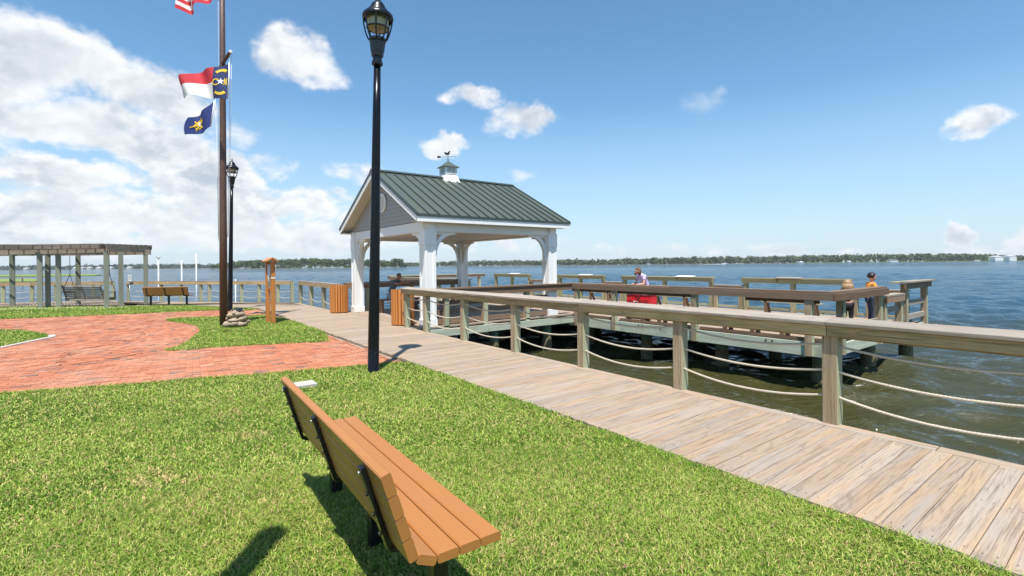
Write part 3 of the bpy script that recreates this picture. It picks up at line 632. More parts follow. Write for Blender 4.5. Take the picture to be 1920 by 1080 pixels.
# pier deck planks run across (along x)
y = 4.3
while y < 26.9: m_.beam((11.42, y + .07, -.14), (18.05, y + .07, -.14), .134, .04, tone=.45 + random.random() * .4); y += .14
m_.build('deck', 'deck', pier)
m_ = MB(); x = 5.62
while x < 11.4: m_.beam((x + .07, 11.75, -.022), (x + .07, 18.05, -.022), .134, .038); x += .14
m_.build('gazebo_deck', 'deck', pier)
m_ = MB(); m_.box(11.36, 11.42, 4.24, 12.0, -.37, -.085, tone=.6); m_.build('edge_beam', 'beam', pier)
m_ = MB(); m_.box(5.65, 11.36, 11.66, 11.72, -.27, -.075, tone=.5); m_.build('edge_beam', 'beam', pier)
m_ = MB(); m_.box(11.425, 18.1, 4.18, 4.24, -.37, -.13, tone=.5); m_.build('edge_beam', 'beam', pier)
m_ = MB(); m_.box(18.06, 18.12, 4.3, 27, -.37, -.12, tone=.3); m_.build('edge_beam', 'beam', pier)
for y0 in np.arange(4.8, 26, 2.4):
    m_ = MB(); m_.box(11.5, 18.0, y0 - .08, y0 + .08, -.42, -.165); m_.build('cross_beam', 'beam', pier)
def piling(x, y, r=.16, ztop=-.1):
    p_ = MB(); p_.lathe([(r * 1.08, -3.), (r * 1.12, WZ), (r * 1.10, WZ + .25), (r, WZ + .45), (r * .97, ztop)], 16, (x, y, 0)); p_.build('piling', 'piling', pier)
for x in (12.15, 15.1, 18.2):
    for y0 in (4.65, 7.0, 9.4, 11.8, 14.2, 16.6, 19, 21.4): piling(x, y0)
for x in (8.4, 10.5):
    for y0 in (12.1, 14.7, 17.5): piling(x, y0, .15)
# toe boards / scuppers on the near edge
for a, b_ in ((4.35, 7.2), (7.35, 9.85), (10.05, 11.9)):
    m_ = MB(); m_.box(11.44, 11.53, a, b_, -.065, .0); 
    k = a + .2
    while k < b_ - .1: m_.box(11.45, 11.52, k - .1, k + .1, -.12, -.065); k += .62
    m_.build('toe_board', 'brown', pier)
for yb in (5.4, 7.6, 8.4, 9.0, 11.1):
    for dy in (-.07, .07):
        m_ = MB(); m_.tube([(11.362, yb + dy, -.13), (11.345, yb + dy, -.13)], .02, 8); m_.build('bolt', 'rust', pier)

def pier_rail(name, label, posts, runs, group=None, pm='post', zb=-.36):
    t_ = thing(name, label, 'railing', (posts[0][0], posts[0][1], 0), 0, group)
    for p in posts:
        m_ = MB(); m_.box(p[0] - .07, p[0] + .07, p[1] - .07, p[1] + .07, zb if len(p) < 4 else p[3], p[2], alt=GA); m_.build('post', pm, t_)
    for (nm, a, b_, w_, h_, mt) in runs:
        m_ = MB(); m_.beam(a, b_, w_, h_, alt=lambda n: random.random() * .5); m_.build(nm, mt, t_)
    return t_
xn = 11.42
pier_rail('pier_railing', 'long dark brown railing on the near side of the pier, behind the foreground railing',
    [(xn - .07, 4.55, .94), (xn - .07, 4.6 + 2.67, .94), (xn - .07, 9.95, .94), (xn - .07, 11.55, .94)],
    [('cap_board', (xn, 4.06, 1.0), (xn, 8.0, 1.0), .24, .04, 'brown'), ('cap_board', (xn, 8.003, 1.0), (xn, 11.9, 1.0), .24, .04, 'brown'),
     ('rail_board', (xn - .145, 4.06, .905), (xn - .145, 8.0, .905), .04, .145, 'brown'), ('rail_board', (xn - .145, 8.003, .905), (xn - .145, 11.9, .905), .04, .145, 'brown'),
     ('lower_board', (xn + .06, 4.4, .80), (xn + .06, 6.0, .80), .04, .11, 'brown'), ('lower_board', (xn + .06, 7.3, .80), (xn + .06, 11.9, .80), .04, .11, 'brown')])
ye = 4.18
pier_rail('pier_railing', 'end railing of the pier from its near corner to the low fishing gap',
    [(12.0, ye, .96), (14.3, ye, .96)],
    [('cap_board', (11.545, ye, 1.0), (14.5, ye, 1.0), .24, .04, 'brown'), ('rail_board', (11.25, ye - .145, .905), (14.5, ye - .145, .905), .04, .15, 'brown'), ('toe_board', (12.1, ye, .20), (14.3, ye, .20), .04, .14, 'railtop')])
pier_rail('pier_railing', 'low short railing in the gap of the pier end railing beside the dark haired child',
    [(14.62, ye, .74), (15.85, ye, .74)],
    [('cap_board', (14.55, ye, .78), (15.93, ye, .78), .24, .04, 'railtop'), ('rail_board', (14.55, ye - .095, .68), (15.93, ye - .095, .68), .04, .15, 'brown'), ('lower_board', (14.7, ye, .42), (15.8, ye, .42), .04, .14, 'railtop')])
pier_rail('pier_railing', 'high corner railing with slanted top board at the far right end of the pier',
    [(16.3, ye, 1.02), (18.1, ye, 1.02), (18.0, 5.5, 1.0)],
    [('cap_board', (15.95, ye - .1, 1.08), (18.45, ye - .1, 1.08), .22, .04, 'railtop'), ('cap_board', (16.0, ye + .13, 1.06), (18.3, ye + .13, 1.06), .22, .04, 'olive'), ('rail_board', (15.95, ye - .11, .97), (18.3, ye - .11, .97), .04, .15, 'brown'),
     ('lower_board', (16.2, ye, .50), (18.1, ye, .50), .04, .14, 'railtop'), ('toe_board', (16.2, ye, .12), (18.1, ye, .12), .05, .14, 'railtop')])
xf = 18.0
hs = [(5.95, 9.5), (10.66, 13.6), (13.9, 15.2), (16.35, 19.7), (22.1, 25.7)]
hs = [(5.95, 9.5), (10.66, 15.25), (16.35, 19.7), (22.1, 25.7)]
names = ['rightmost', 'second', 'third', 'farthest']
hl_ = ['high railing left of the blond child, with a pale board on top',
       'high railing section behind the person in lilac with a pale board on top',
       'high railing section seen between the gazebo column and the person in lilac',
       'small high railing section seen inside the right gazebo opening']
for (a, b_), lb, fr_ in zip(hs, hl_, (.53, .27, .38, .4)):
    n_ = 3 if b_ - a > 4 else 3
    ps = [(xf, a + .12 + (b_ - a - .24) * k / (n_ - 1), 1.0, -.4) for k in range(n_)]
    t_ = pier_rail('fishing_railing', lb, ps,
        [('cap_board', (xf, a, 1.05), (xf, b_, 1.05), .30, .04, 'olive'), ('rail_board', (xf - .095, a, .955), (xf - .095, b_, .955), .04, .15, 'olive'), ('lower_board', (xf, a, -.03), (xf, b_, -.03), .06, .075, 'olive')], 'high railing sections on the far side of the pier', 'olive')
    c_ = a + (b_ - a) * fr_
    m_ = MB(); m_.beam((xf - .10, c_ - .40, 1.088), (xf - .10, c_ + .40, 1.088), .32, .022, up=(-.12, 0, 1)); m_.build('bait_board', 'railtop' if fr_ > .5 else 'signwhite', t_)
    for s_ in (-.42, .42):
        m_ = MB(); m_.prism([(xf - .25, c_ + s_ * .9, 1.06), (xf - .10, c_ + s_ * .9, 1.07), (xf - .12, c_ + s_ * .9, .88)], (0, 1, 0), .03); m_.build('board_bracket', 'olive', t_)
for (a, b_), lb in zip([(4.5, 5.95), (9.5, 10.66), (15.25, 16.35), (19.7, 22.1)],
        ['low railing in the gap behind the two children', 'low railing in the gap right of the person in lilac', 'low railing in the gap left of the person in lilac', 'low railing seen through the gazebo opening']):
    pier_rail('fishing_railing', lb, [(xf, a + .08, .70, -.3), (xf, b_ - .08, .70, -.3)],
        [('cap_board', (xf, a, .76), (xf, b_, .76), .24, .04, 'railtop'), ('rail_board', (xf - .095, a, .68), (xf - .095, b_, .68), .04, .12, 'brown'), ('lower_board', (xf, a, -.03), (xf, b_, -.03), .06, .075, 'olive')], 'low railing sections on the far side of the pier')
pier_rail('fishing_railing', 'farthest pier railing seen behind the seated person', [(11.5, 26.8, 1.0, -.3), (14.5, 26.8, 1.0, -.3), (17.5, 26.8, 1.0, -.3)],
    [('cap_board', (11.2, 26.8, 1.06), (17.9, 26.8, 1.06), .3, .04, 'olive'), ('rail_board', (11.2, 26.7, .95), (17.9, 26.7, .95), .04, .15, 'brown')])
pier_rail('fishing_railing', 'dark railing of the pier beyond the gazebo on its left', [(11.4, 18.3, .96, -.3), (11.4, 21, .96, -.3), (11.4, 24, .96, -.3), (11.4, 26.6, .96, -.3)],
    [('cap_board', (11.4, 18.2, 1.0), (11.4, 26.6, 1.0), .24, .04, 'olive'), ('rail_board', (11.3, 18.2, .9), (11.3, 26.6, .9), .04, .15, 'brown')])
# gazebo side railings
gr = pier_rail('gazebo_railing', 'dark brown railing with three slats between the front gazebo columns', [(7.9, 11.82, .94, -.33), (9.45, 11.82, .94, -.33), (6.62, 11.82, .94, -.33)],
    [('cap_board', (6.35, 11.8, 1.0), (11.3, 11.8, 1.0), .26, .04, 'brown'), ('rail_board', (6.35, 11.72, .89), (11.3, 11.72, .89), .04, .17, 'brown')] +
    [('slat', (6.4, 11.90, z), (10.35, 11.90, z), .04, .14, 'brown') for z in (.60, .36, .10)])
gr2 = pier_rail('gazebo_railing', 'dark brown railing between the rear gazebo columns behind the seated person', [(8.35, 17.62, .94), (6.6, 17.62, .94), (10.2, 17.62, .94)],
    [('cap_board', (5.75, 17.62, 1.04), (10.5, 17.62, 1.04), .22, .04, 'brown'), ('rail_board', (5.75, 17.54, .93), (10.5, 17.54, .93), .04, .17, 'brown')])
# benches on the pier (backs against the near railing)
def pier_bench(y0, y1, lb):
    t_ = thing('pier_bench', lb, 'bench', (12.1, y0, 0), 0, 'benches along the near side of the pier')
    for k in range(3): 
        m_ = MB(); m_.box(11.82 + k * .15, 11.96 + k * .15, y0, y1, .30, .34); m_.build('seat_board', 'brown', t_)
    for yy in np.linspace(y0 + .25, y1 - .25, 3):
        m_ = MB(); m_.box(12.12, 12.21, yy - .04, yy + .04, -.12, .30); m_.build('leg', 'brown', t_)
        m_ = MB(); m_.box(11.84, 11.92, yy - .04, yy + .04, -.12, .30); m_.build('leg', 'brown', t_)
    return t_
pier_bench(5.1, 7.0, 'brown bench against the near pier railing, nearest the pier end'); pier_bench(7.9, 9.6, 'brown bench against the near pier railing in front of the red wagon')
# upright supports seen between the rails on the far side
def far_bench(y0, y1, lb):
    t_ = thing('pier_bench', lb, 'bench', (16.9, y0, 0), 0, 'benches along the far side of the pier')
    for k in range(2): m_ = MB(); m_.box(16.7 + k * .15, 16.84 + k * .15, y0, y1, .30, .34); m_.build('seat_board', 'olive', t_)
    for yy in (y0 + .15, y1 - .15):
        m_ = MB(); m_.box(16.70, 16.79, yy - .045, yy + .045, -.12, .70); m_.build('leg', 'brown', t_)
        m_ = MB(); m_.beam((17.02, yy, -.12), (16.84, yy, .30), .09, .05, up=(0, 1, 0)); m_.build('leg', 'brown', t_)
    m_ = MB(); m_.box(16.66, 16.70, y0, y1, .60, .70); m_.build('backrest', 'brown', t_)
far_bench(6.4, 8.2, 'wooden bench by the far pier railing left of the blond child'); far_bench(11.0, 12.6, 'wooden bench by the far pier railing beside the red wagon'); far_bench(14.9, 16.3, 'wooden bench by the far pier railing beside the gazebo column')

# ================================================================== GAZEBO
gz = thing('gazebo', 'white timber gazebo with green standing seam roof and cupola', 'gazebo', (8.385, 14.68, 0))
CX = (6.17, 10.55); CY = (11.98, 17.42)
for x in CX:
    for y in CY:
        m_ = MB(); m_.box(x - .15, x + .15, y - .15, y + .15, -.3 if y < 13 else -.02, 2.4, tone=.5, bev=.01)
        # corner boards and recessed panels
        for sx1 in (-1, 1):
            for sy1 in (-1, 1):
                m_.box(x + sx1 * .125 - .042, x + sx1 * .125 + .042, y + sy1 * .125 - .042, y + sy1 * .125 + .042, -.01, 2.2, bev=.004)
        m_.box(x - .185, x + .185, y - .185, y + .185, 2.20, 2.62, bev=.012)
        m_.box(x - .185, x + .185, y - .185, y + .185, .0, .2, bev=.01)
        m_.build('column', 'white', gz)
# beams
zb0, zb1 = 2.56, 2.84
m_ = MB()
for y in CY: m_.box(5.98, 10.74, y - .12, y + .12, zb0, zb1, bev=.006)
for x in CX: m_.box(x - .12, x + .12, CY[0] - .19, CY[1] + .19, zb0 + .003, zb1 + .003, bev=.006)
m_.build('beam', 'white', gz)
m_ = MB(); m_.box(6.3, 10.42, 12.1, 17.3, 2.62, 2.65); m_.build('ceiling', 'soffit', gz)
# curved braces
def brace(c, d):
    d = Vector(d); c = Vector(c); pts = []; s_ = d.cross(Vector((0, 0, 1)))
    L_, H_ = .62, .66; prof = []
    N = 12
    inner = []; outer = []
    for k in range(N + 1):
        a = (math.pi / 2) * k / N
        outer.append((.10 + (L_ - .1) * (1 - math.cos(a)), -H_ + (H_ - .07) * math.sin(a)))
        inner.append((0.0 + (L_ - .08) * (1 - math.cos(a)) , -H_ + (H_) * math.sin(a)))
    m_ = MB()
    def P(x, z, o_): return c + d * x + Vector((0, 0, z)) + s_ * o_
    for k in range(N):
        quad = [(outer[k]), (outer[k + 1])]
        a0, a1 = outer[k], outer[k + 1]; w_ = .115
        n0 = Vector((-(a1[1] - a0[1]), a1[0] - a0[0])).normalized()
        def nrm(i):
            i0, i1 = max(i - 1, 0), min(i + 1, N); t_ = Vector((outer[i1][0] - outer[i0][0], outer[i1][1] - outer[i0][1])).normalized(); return Vector((-t_.y, t_.x))
        b0 = (a0[0] + nrm(k).x * w_, a0[1] + nrm(k).y * w_); b1 = (a1[0] + nrm(k + 1).x * w_, a1[1] + nrm(k + 1).y * w_)
        base = len(m_.v)
        for o_ in (-.05, .05):
            for q in (a0, a1, b1, b0): m_.v.append(P(q[0], q[1], o_))
        m_.face([base + 3, base + 2, base + 1, base]); m_.face([base + 4, base + 5, base + 6, base + 7]); m_.face([base, base + 1, base + 5, base + 4]); m_.face([base + 2, base + 3, base + 7, base + 6])
    a = P(.03, -H_ - .18, 0); b_ = P(.03, 0, 0); m_.beam(a, b_, .12, .08, up=d)
    a = P(0, -.035, 0); b_ = P(L_ + .08, -.035, 0); m_.beam(a, b_, .09, .07)
    m_.build('brace', 'white', gz)
for x in CX:
    for y in CY:
        brace((x + (.15 if x < 8 else -.15), y, zb0), (1 if x < 8 else -1, 0, 0)); brace((x, y + (.15 if y < 14 else -.15), zb0), (0, 1 if y < 14 else -1, 0))
# roof
X0, X1, Y0, Y1, YC = 5.67, 11.08, 11.57, 17.80, 14.685; ZE, ZR = 2.95, 4.57
slope = math.atan2(ZR - ZE, YC - Y0); 
m_ = MB()
for sgn, ye_ in ((1, Y0), (-1, Y1)):
    a = Vector((X0, ye_, ZE)); b_ = Vector((X0, YC, ZR)); n_ = Vector((0, -sgn * math.sin(slope), math.cos(slope)))
    m_.prism([a, (X1, ye_, ZE), (X1, YC, ZR), b_] if sgn > 0 else [b_, (X1, YC, ZR), (X1, ye_, ZE), a], n_, .03)
rf = m_.build('roof', 'roof', gz)
m_ = MB(); ns = 17
for sgn, ye_ in ((1, Y0), (-1, Y1)):
    n_ = Vector((0, -sgn * math.sin(slope), math.cos(slope)))
    for k in range(ns + 1):
        x = X0 + .012 + (X1 - X0 - .024) * k / ns; a = Vector((x, ye_, ZE)) + n_ * .048; b_ = Vector((x, YC - sgn * .05, ZR - .03)) + n_ * .048; m_.beam(a, b_, .024, .045, up=n_)
    m_.beam(Vector((X0 - .02, ye_ - sgn * .012, ZE + .01)), Vector((X1 + .02, ye_ - sgn * .012, ZE + .01)), .02, .07)
m_.build('roof_seams', 'roofdark', gz)
m_ = MB(); 
for sgn in (1, -1): m_.beam((X0 - .02, YC - sgn * .07, ZR + .035), (X1 + .02, YC - sgn * .07, ZR + .035), .16, .025, up=(0, -sgn * math.sin(slope), math.cos(slope)))
m_.build('ridge_cap', 'roofdark', gz)
for sgn, ye_ in ((1, Y0), (-1, Y1)):
    m_ = MB(); m_.beam((X0, ye_ + sgn * .012, ZE - .085), (X1, ye_ + sgn * .012, ZE - .085), .03, .15); m_.build('eave_fascia', 'white', gz)
for xx, nm in ((X0, 1), (X1, -1)):
    m_ = MB()
    for sgn, ye_ in ((1, Y0), (-1, Y1)):
        n_ = Vector((0, -sgn * math.sin(slope), math.cos(slope)))
        m_.beam(Vector((xx + nm * .014, ye_, ZE)) - n_ * .085, Vector((xx + nm * .014, YC, ZR)) - n_ * .085 + Vector((0, 0, -.0)), .028, .15, up=n_)
    m_.build('rake_board', 'white', gz)
for xx in (X0 - .012, X1 + .012):
    m_ = MB()
    for sgn, ye_ in ((1, Y0), (-1, Y1)):
        n_ = Vector((0, -sgn * math.sin(slope), math.cos(slope))); m_.beam(Vector((xx, ye_, ZE)) + n_ * .012, Vector((xx, YC, ZR)) + n_ * .012, .022, .055, up=n_)
    m_.build('roof_drip_edge', 'roofdark', gz)
# soffits: sloping under the rakes, level under the eaves
m_ = MB()
for sgn, ye_ in ((1, Y0), (-1, Y1)):
    n_ = Vector((0, -sgn * math.sin(slope), math.cos(slope)))
    for xa, xb in ((X0 + .03, 6.03), (10.69, X1 - .03)):
        k = 0; L_ = (Vector((0, YC, ZR)) - Vector((0, ye_, ZE))).length; dv = (Vector((0, YC, ZR)) - Vector((0, ye_, ZE))).normalized(); nb_ = int(L_ / .075)
        for k in range(nb_):
            c_ = Vector((0, ye_, ZE)) + dv * (k + .5) * L_ / nb_ - n_ * (.13 + .004 * (k % 2)); m_.beam((xa, c_.y, c_.z), (xb, c_.y, c_.z), L_ / nb_ - .004, .012, up=n_)
    m_.box(X0 + .03, X1 - .03, min(ye_ + sgn * .03, ye_ + sgn * .4), max(ye_ + sgn * .03, ye_ + sgn * .4), ZE - .15, ZE - .135)
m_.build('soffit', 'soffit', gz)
# gables: lap siding clipped to the triangle
for xg, sg in ((6.035, -1), (10.685, 1)):
    m_ = MB(); z = zb1 + .01; h_ = .125
    while z < ZR - .22:
        def yy(zv): return (zv - (ZE - .16)) / math.tan(slope) 
        ya0 = Y0 + max(.1, yy(z)) ; ya1 = Y0 + max(.1, yy(z + h_)); yb0 = Y1 - (ya0 - Y0); yb1 = Y1 - (ya1 - Y0)
        if yb1 > ya1:
            pts = [(xg + sg * .022, ya0, z), (xg + sg * .022, yb0, z), (xg + sg * .004, yb1, z + h_), (xg + sg * .004, ya1, z + h_)]
            base = len(m_.v); m_.v += [Vector(p) for p in pts] + [Vector((xg, p[1], p[2])) for p in pts]
            m_.face([base, base + 1, base + 2, base + 3] if sg > 0 else [base + 3, base + 2, base + 1, base]); m_.face([base + 4, base + 5, base + 1, base])
        z += h_
    m_.build('gable_siding', 'siding', gz)
    # round louvred vent
    m_ = MB(); yc, zc_ = YC - .02, 3.60; xs = xg + sg * .045; pts = [(xs, yc + .27 * math.cos(2 * math.pi * k / 28), zc_ + .27 * math.sin(2 * math.pi * k / 28)) for k in range(29)]
    m_.tube(pts, .03, 8)
    vt = m_.build('gable_vent', 'vent', gz)
    m_ = MB(); m_.prism([(xg + sg * .03, p[1], p[2]) for p in pts[:-1]], (sg, 0, 0), .004); m_.build('vent_back', 'siding', vt)
    m_ = MB()
    for k in range(-4, 5):
        zz_ = zc_ + k * .053; hw = math.sqrt(max(0, .26 ** 2 - (k * .053) ** 2)); m_.beam((xs, yc - hw, zz_), (xs, yc + hw, zz_), .035, .030, up=(sg * .7, 0, 1))
    m_.build('louvre', 'vent', vt)
# cupola
cx, cz = 8.37, ZR
def frustum(mb_, c, r0, r1, z0, z1, mi=0):
    base = len(mb_.v); c = Vector(c)
    for r_, z_ in ((r0, z0), (r1, z1)):
        for sx1, sy1 in ((-1, -1), (1, -1), (1, 1), (-1, 1)): mb_.v.append(Vector((c.x + sx1 * r_, c.y + sy1 * r_, z_)))
    for i in range(4): j = (i + 1) % 4; mb_.face([base + i, base + j, base + 4 + j, base + 4 + i], mi=mi)
    mb_.face([base + 3, base + 2, base + 1, base], mi=mi); mb_.face([base + 4, base + 5, base + 6, base + 7], mi=mi)
m_ = MB(); frustum(m_, (cx, YC, 0), .30, .24, cz - .16, cz + .10); frustum(m_, (cx, YC, 0), .24, .19, cz + .10, cz + .20); frustum(m_, (cx, YC, 0), .225, .225, cz + .20, cz + .235)
for sx1 in (-1, 1):
    for sy1 in (-1, 1): m_.box(cx + sx1 * .19 - .03, cx + sx1 * .19 + .03, YC + sy1 * .19 - .03, YC + sy1 * .19 + .03, cz + .235, cz + .48)
frustum(m_, (cx, YC, 0), .225, .225, cz + .48, cz + .52); frustum(m_, (cx, YC, 0), .12, .12, cz + .2, cz + .5)
cu = m_.build('cupola', 'white', gz)
m_ = MB()
for k in range(6):
    z = cz + .265 + k * .037
    for sx1 in (-1, 1): m_.beam((cx + sx1 * .19, YC - .16, z), (cx + sx1 * .19, YC + .16, z), .03, .010, up=(sx1, 0, 1)); m_.beam((cx - .16, YC + sx1 * .19, z), (cx + .16, YC + sx1 * .19, z), .03, .010, up=(0, sx1, 1))
m_.build('louvre', 'vent', cu)
m_ = MB(); frustum(m_, (cx, YC, 0), .165, .165, cz + .24, cz + .475); m_.build('louvre_back', 'vent', cu)
m_ = MB(); frustum(m_, (cx, YC, 0), .29, .28, cz + .52, cz + .545); frustum(m_, (cx, YC, 0), .28, .16, cz + .545, cz + .65); frustum(m_, (cx, YC, 0), .16, .015, cz + .65, cz + .83); m_.build('cupola_roof', 'roof', cu)
m_ = MB(); zt = cz + .82
m_.tube([(cx, YC, zt - .02), (cx, YC, zt + .34)], .009, 6); m_.ball((cx, YC, zt + .05), .025, 8, 6)
m_.tube([Vector((cx, YC, zt + .20)) - RIGHT * .27, Vector((cx, YC, zt + .20)) + RIGHT * .23], .008, 6); m_.tube([Vector((cx, YC, zt + .09)) - RIGHT * .1 - FWD * .02, Vector((cx, YC, zt + .09)) + RIGHT * .04], .006, 6)
def flatpoly(pts, o_, th=.012): m_.prism([Vector((cx, YC, zt)) + RIGHT * p[0] + Vector((0, 0, p[1])) for p in pts], FWD, th)
flatpoly([(-.36, .20), (-.37, .25), (-.30, .245), (-.25, .23), (-.25, .17), (-.30, .155), (-.37, .15)], 0)   # arrow tail
flatpoly([(.23, .21), (.29, .20), (.23, .19)], 0)
# bird: body, neck, tail
flatpoly([(-.13, .36), (-.12, .42), (-.07, .40), (-.02, .385), (.01, .42), (.03, .46), (.055, .475), (.07, .45), (.055, .41), (.06, .36), (.04, .30), (-.01, .27), (-.07, .29), (-.11, .32)], 0)
flatpoly([(.06, .455), (.10, .43), (.062, .44)], 0)
m_.build('weather_vane', 'iron', cu)
for o in [cu] + list(cu.children):
    for v_ in o.data.vertices: v_.co.z = ZR + (v_.co.z - ZR) * .76
# bench inside the gazebo
gb = thing('gazebo_bench', 'dark wooden bench under the gazebo with the person sitting on it', 'bench', (8, 16.6, 0))
for k in range(3): m_ = MB(); m_.box(6.45, 9.6, 16.35 + k * .15, 16.49 + k * .15, .42, .46); m_.build('seat_board', 'brown', gb)
for x in (6.7, 8.0, 9.3):
    m_ = MB(); m_.box(x - .04, x + .04, 16.4, 16.75, 0, .42); m_.build('leg', 'brown', gb)
bt = thing('picnic_table', 'dark low table beside the seated person in the gazebo', 'table', (6.9, 15.4, 0))
for k in range(4): m_ = MB(); m_.box(6.5, 7.3, 15.0 + k * .15, 15.14 + k * .15, .42, .46); m_.build('table_board', 'brown', bt)
for x in (6.62, 7.18):
    m_ = MB(); m_.box(x - .04, x + .04, 15.1, 15.5, 0, .42); m_.build('leg', 'brown', bt)
bag = MB(); bag.ball((6.95, 15.75, .12), .17, 12, 8, (1.3, .9, .7), .12); o = bag.build('bag', 'navy'); tag(o, 'dark blue soft bag on the gazebo deck beside the low table', 'bag')
for v_ in o.data.vertices: pass

# ================================================================== LAMPS
def make_lamp():
    t_ = thing('street_lamp', 'tall black lantern lamp post in the foreground at the edge of the lawn', 'street lamp', (0, 0, 0), 0, 'black lantern lamp posts')
    m_ = MB(); m_.lathe([(.10, -.06), (.10, .0), (.088, .015), (.086, .5), (.076, 2.2), (.062, 4.0), (.053, 4.86)], 20); m_.build('pole', 'lamp_post', t_, False)
    m_ = MB(); m_.lathe([(.058, 4.84), (.085, 4.85), (.085, 4.90), (.070, 4.91), (.070, 4.97), (.09, 4.98), (.095, 5.02), (.104, 5.06), (.122, 5.20), (.135, 5.225), (.135, 5.25), (.12, 5.27), (.10, 5.28)], 32, flute=.045, sm=False); m_.build('cup', 'black', t_, False)
    m_ = MB()
    for k in range(8):
        a = 2 * math.pi * (k + .35) / 8; pts = []
        for q in range(9):
            s_ = q / 8; r_ = .135 + .088 * math.sin(s_ * math.pi / 2) ** .8; pts.append((r_ * math.cos(a), r_ * math.sin(a), 5.24 + s_ * .36))
        m_.tube(pts, .0125, 6)
    for zz_, rr_ in ((5.56, .215), (5.60, .222)): m_.tube([(rr_ * math.cos(2 * math.pi * k / 24), rr_ * math.sin(2 * math.pi * k / 24), zz_) for k in range(25)], .014, 6)
    m_.build('cage', 'black', t_, False)
    m_ = MB(); m_.lathe([(.02, 5.415), (.155, 5.42), (.165, 5.44), (.172, 5.57), (.172, 5.59)], 24); m_.build('diffuser', 'diffuser', t_, False)
    m_ = MB(); m_.lathe([(.15, 5.575), (.236, 5.57), (.243, 5.60), (.232, 5.635), (.200, 5.668), (.158, 5.692), (.150, 5.705), (.150, 5.72), (.118, 5.728), (.114, 5.765), (.100, 5.80), (.070, 5.835), (.045, 5.85), (.040, 5.87), (.018, 5.90), (.020, 5.93), (.004, 5.99)], 28); m_.build('lid', 'black', t_, False)
    m_ = MB(); m_.tube([(.166 * math.cos(2 * math.pi * k / 24), .166 * math.sin(2 * math.pi * k / 24), 5.425) for k in range(25)], .012, 6); m_.build('lower_ring', 'black', t_, False)
    return t_
lp = make_lamp(); lean = Matrix.Rotation(R(1.3), 4, Vector((sy_, cy_, 0)))
k_ = 1.0
def place_lamp(o, x, y, sc): o.matrix_world = Matrix.Translation((x, y, -.03)) @ lean @ Matrix.Scale(sc, 4)
place_lamp(lp, 2.9, 7.52, k_)
l2 = copy_tree(lp); l2['label'] = 'distant black lantern lamp post behind the flagpole'; place_lamp(l2, 2.66, 21.45, .975)
wp = thing('shadow_pole', 'unseen brown pole added left of the viewer to cast the shadow on the near lawn', 'pole', (-.62, 1.66, 0))  # guessed pole out of view, added only to cast the near lawn shadow
m_ = MB(); m_.tube([(-.62, 1.66, -.1), (-.62, 1.66, 2.5), (-.62, 1.66, 5.05)], [.11, .10, .085], 16); m_.build('shaft', 'pole', wp)
m_ = MB(); m_.lathe([(.10, 5.05), (.10, 5.09), (.03, 5.14)], 16, (-.62, 1.66, 0)); m_.build('cap', 'pole', wp)

# ================================================================== FLAGPOLE AND FLAGS
bx, by = 1.83, 16.04; PD = bx * sy_ + by * cy_
fp = thing('flagpole', 'tall brown wooden flagpole with a cross yard on the small lawn', 'flagpole', (bx, by, 0))
m_ = MB(); m_.tube([(bx, by, -.1), (bx + .01, by, 3), (bx + .03, by - .02, 7), (bx + .05, by - .03, 12.2)], [.105, .095, .075, .05], 16); m_.build('pole', 'pole', fp)
yc_ = Vector((bx + .03, by - .02, 7.42)); yd = (RIGHT * .67 - FWD * .78)
m_ = MB(); m_.tube([yc_ - yd * 1.25, yc_, yc_ + yd], [.035, .05, .04], 10); m_.build('yard', 'pole', fp)
m_ = MB(); m_.tube([yc_ + yd * .985, yc_ + yd * 1.03], .042, 10); m_.build('yard_tip', 'flagwhite', fp)
m_ = MB()
for c_ in (RIGHT * .11, RIGHT * -.10): m_.beam(Vector((bx, by, 2.45)) + c_ - Vector((0, 0, .08)), Vector((bx, by, 2.45)) + c_ + Vector((0, 0, .08)), .03, .04)
m_.build('cleat', 'pvc', fp)
m_ = MB()
def hal(a, b_, r_=.006): m_.tube([a, (Vector(a) + Vector(b_)) / 2 + RIGHT * .015, b_], r_, 5)
tipN = yc_ + yd * .93; tipF = yc_ - yd * 1.12
hal(tipN, Vector((bx, by, 2.5)) + RIGHT * .13); hal(tipN + RIGHT * .05, Vector((bx, by, 2.5)) + RIGHT * .15); hal(tipF, Vector((bx, by, 2.5)) - RIGHT * .13); hal(Vector((bx, by, 12)) - RIGHT * .06, Vector((bx, by, 2.4)) - RIGHT * .12)
m_.build('halyard', 'string', fp)
rt = thing('stone_plinth', 'small cairn of tan fieldstones with a dark plaque at the foot of the flagpole', 'stone plinth', (2.1, 15.6, 0))
m_ = MB()
for lev, (n_, rr_, zz_) in enumerate([(6, .21, .08), (5, .19, .20), (5, .15, .32), (3, .09, .39)]):
    for k in range(n_):
        a = 2 * math.pi * (k + lev * .37) / n_ + random.uniform(-.3, .3); m_.ball((2.1 + rr_ * math.cos(a) * random.uniform(.8, 1.15), 15.6 + rr_ * math.sin(a), zz_ + random.uniform(-.02, .02)), random.uniform(.08, .135), 9, 6, (random.uniform(.9, 1.5), random.uniform(.8, 1.2), random.uniform(.5, .8)), .30)
m_.ball((2.1, 15.6, .2), .18, 10, 8, (1, 1, 1.1), .05); m_.build('stones', 'stone', rt)
m_ = MB(); m_.beam(Vector((2.1, 15.55, .455)) - RIGHT * .12, Vector((2.1, 15.55, .455)) + RIGHT * .12, .18, .03, up=Vector((-.25, -.4, 1)).normalized()); m_.build('plaque', 'iron', rt)

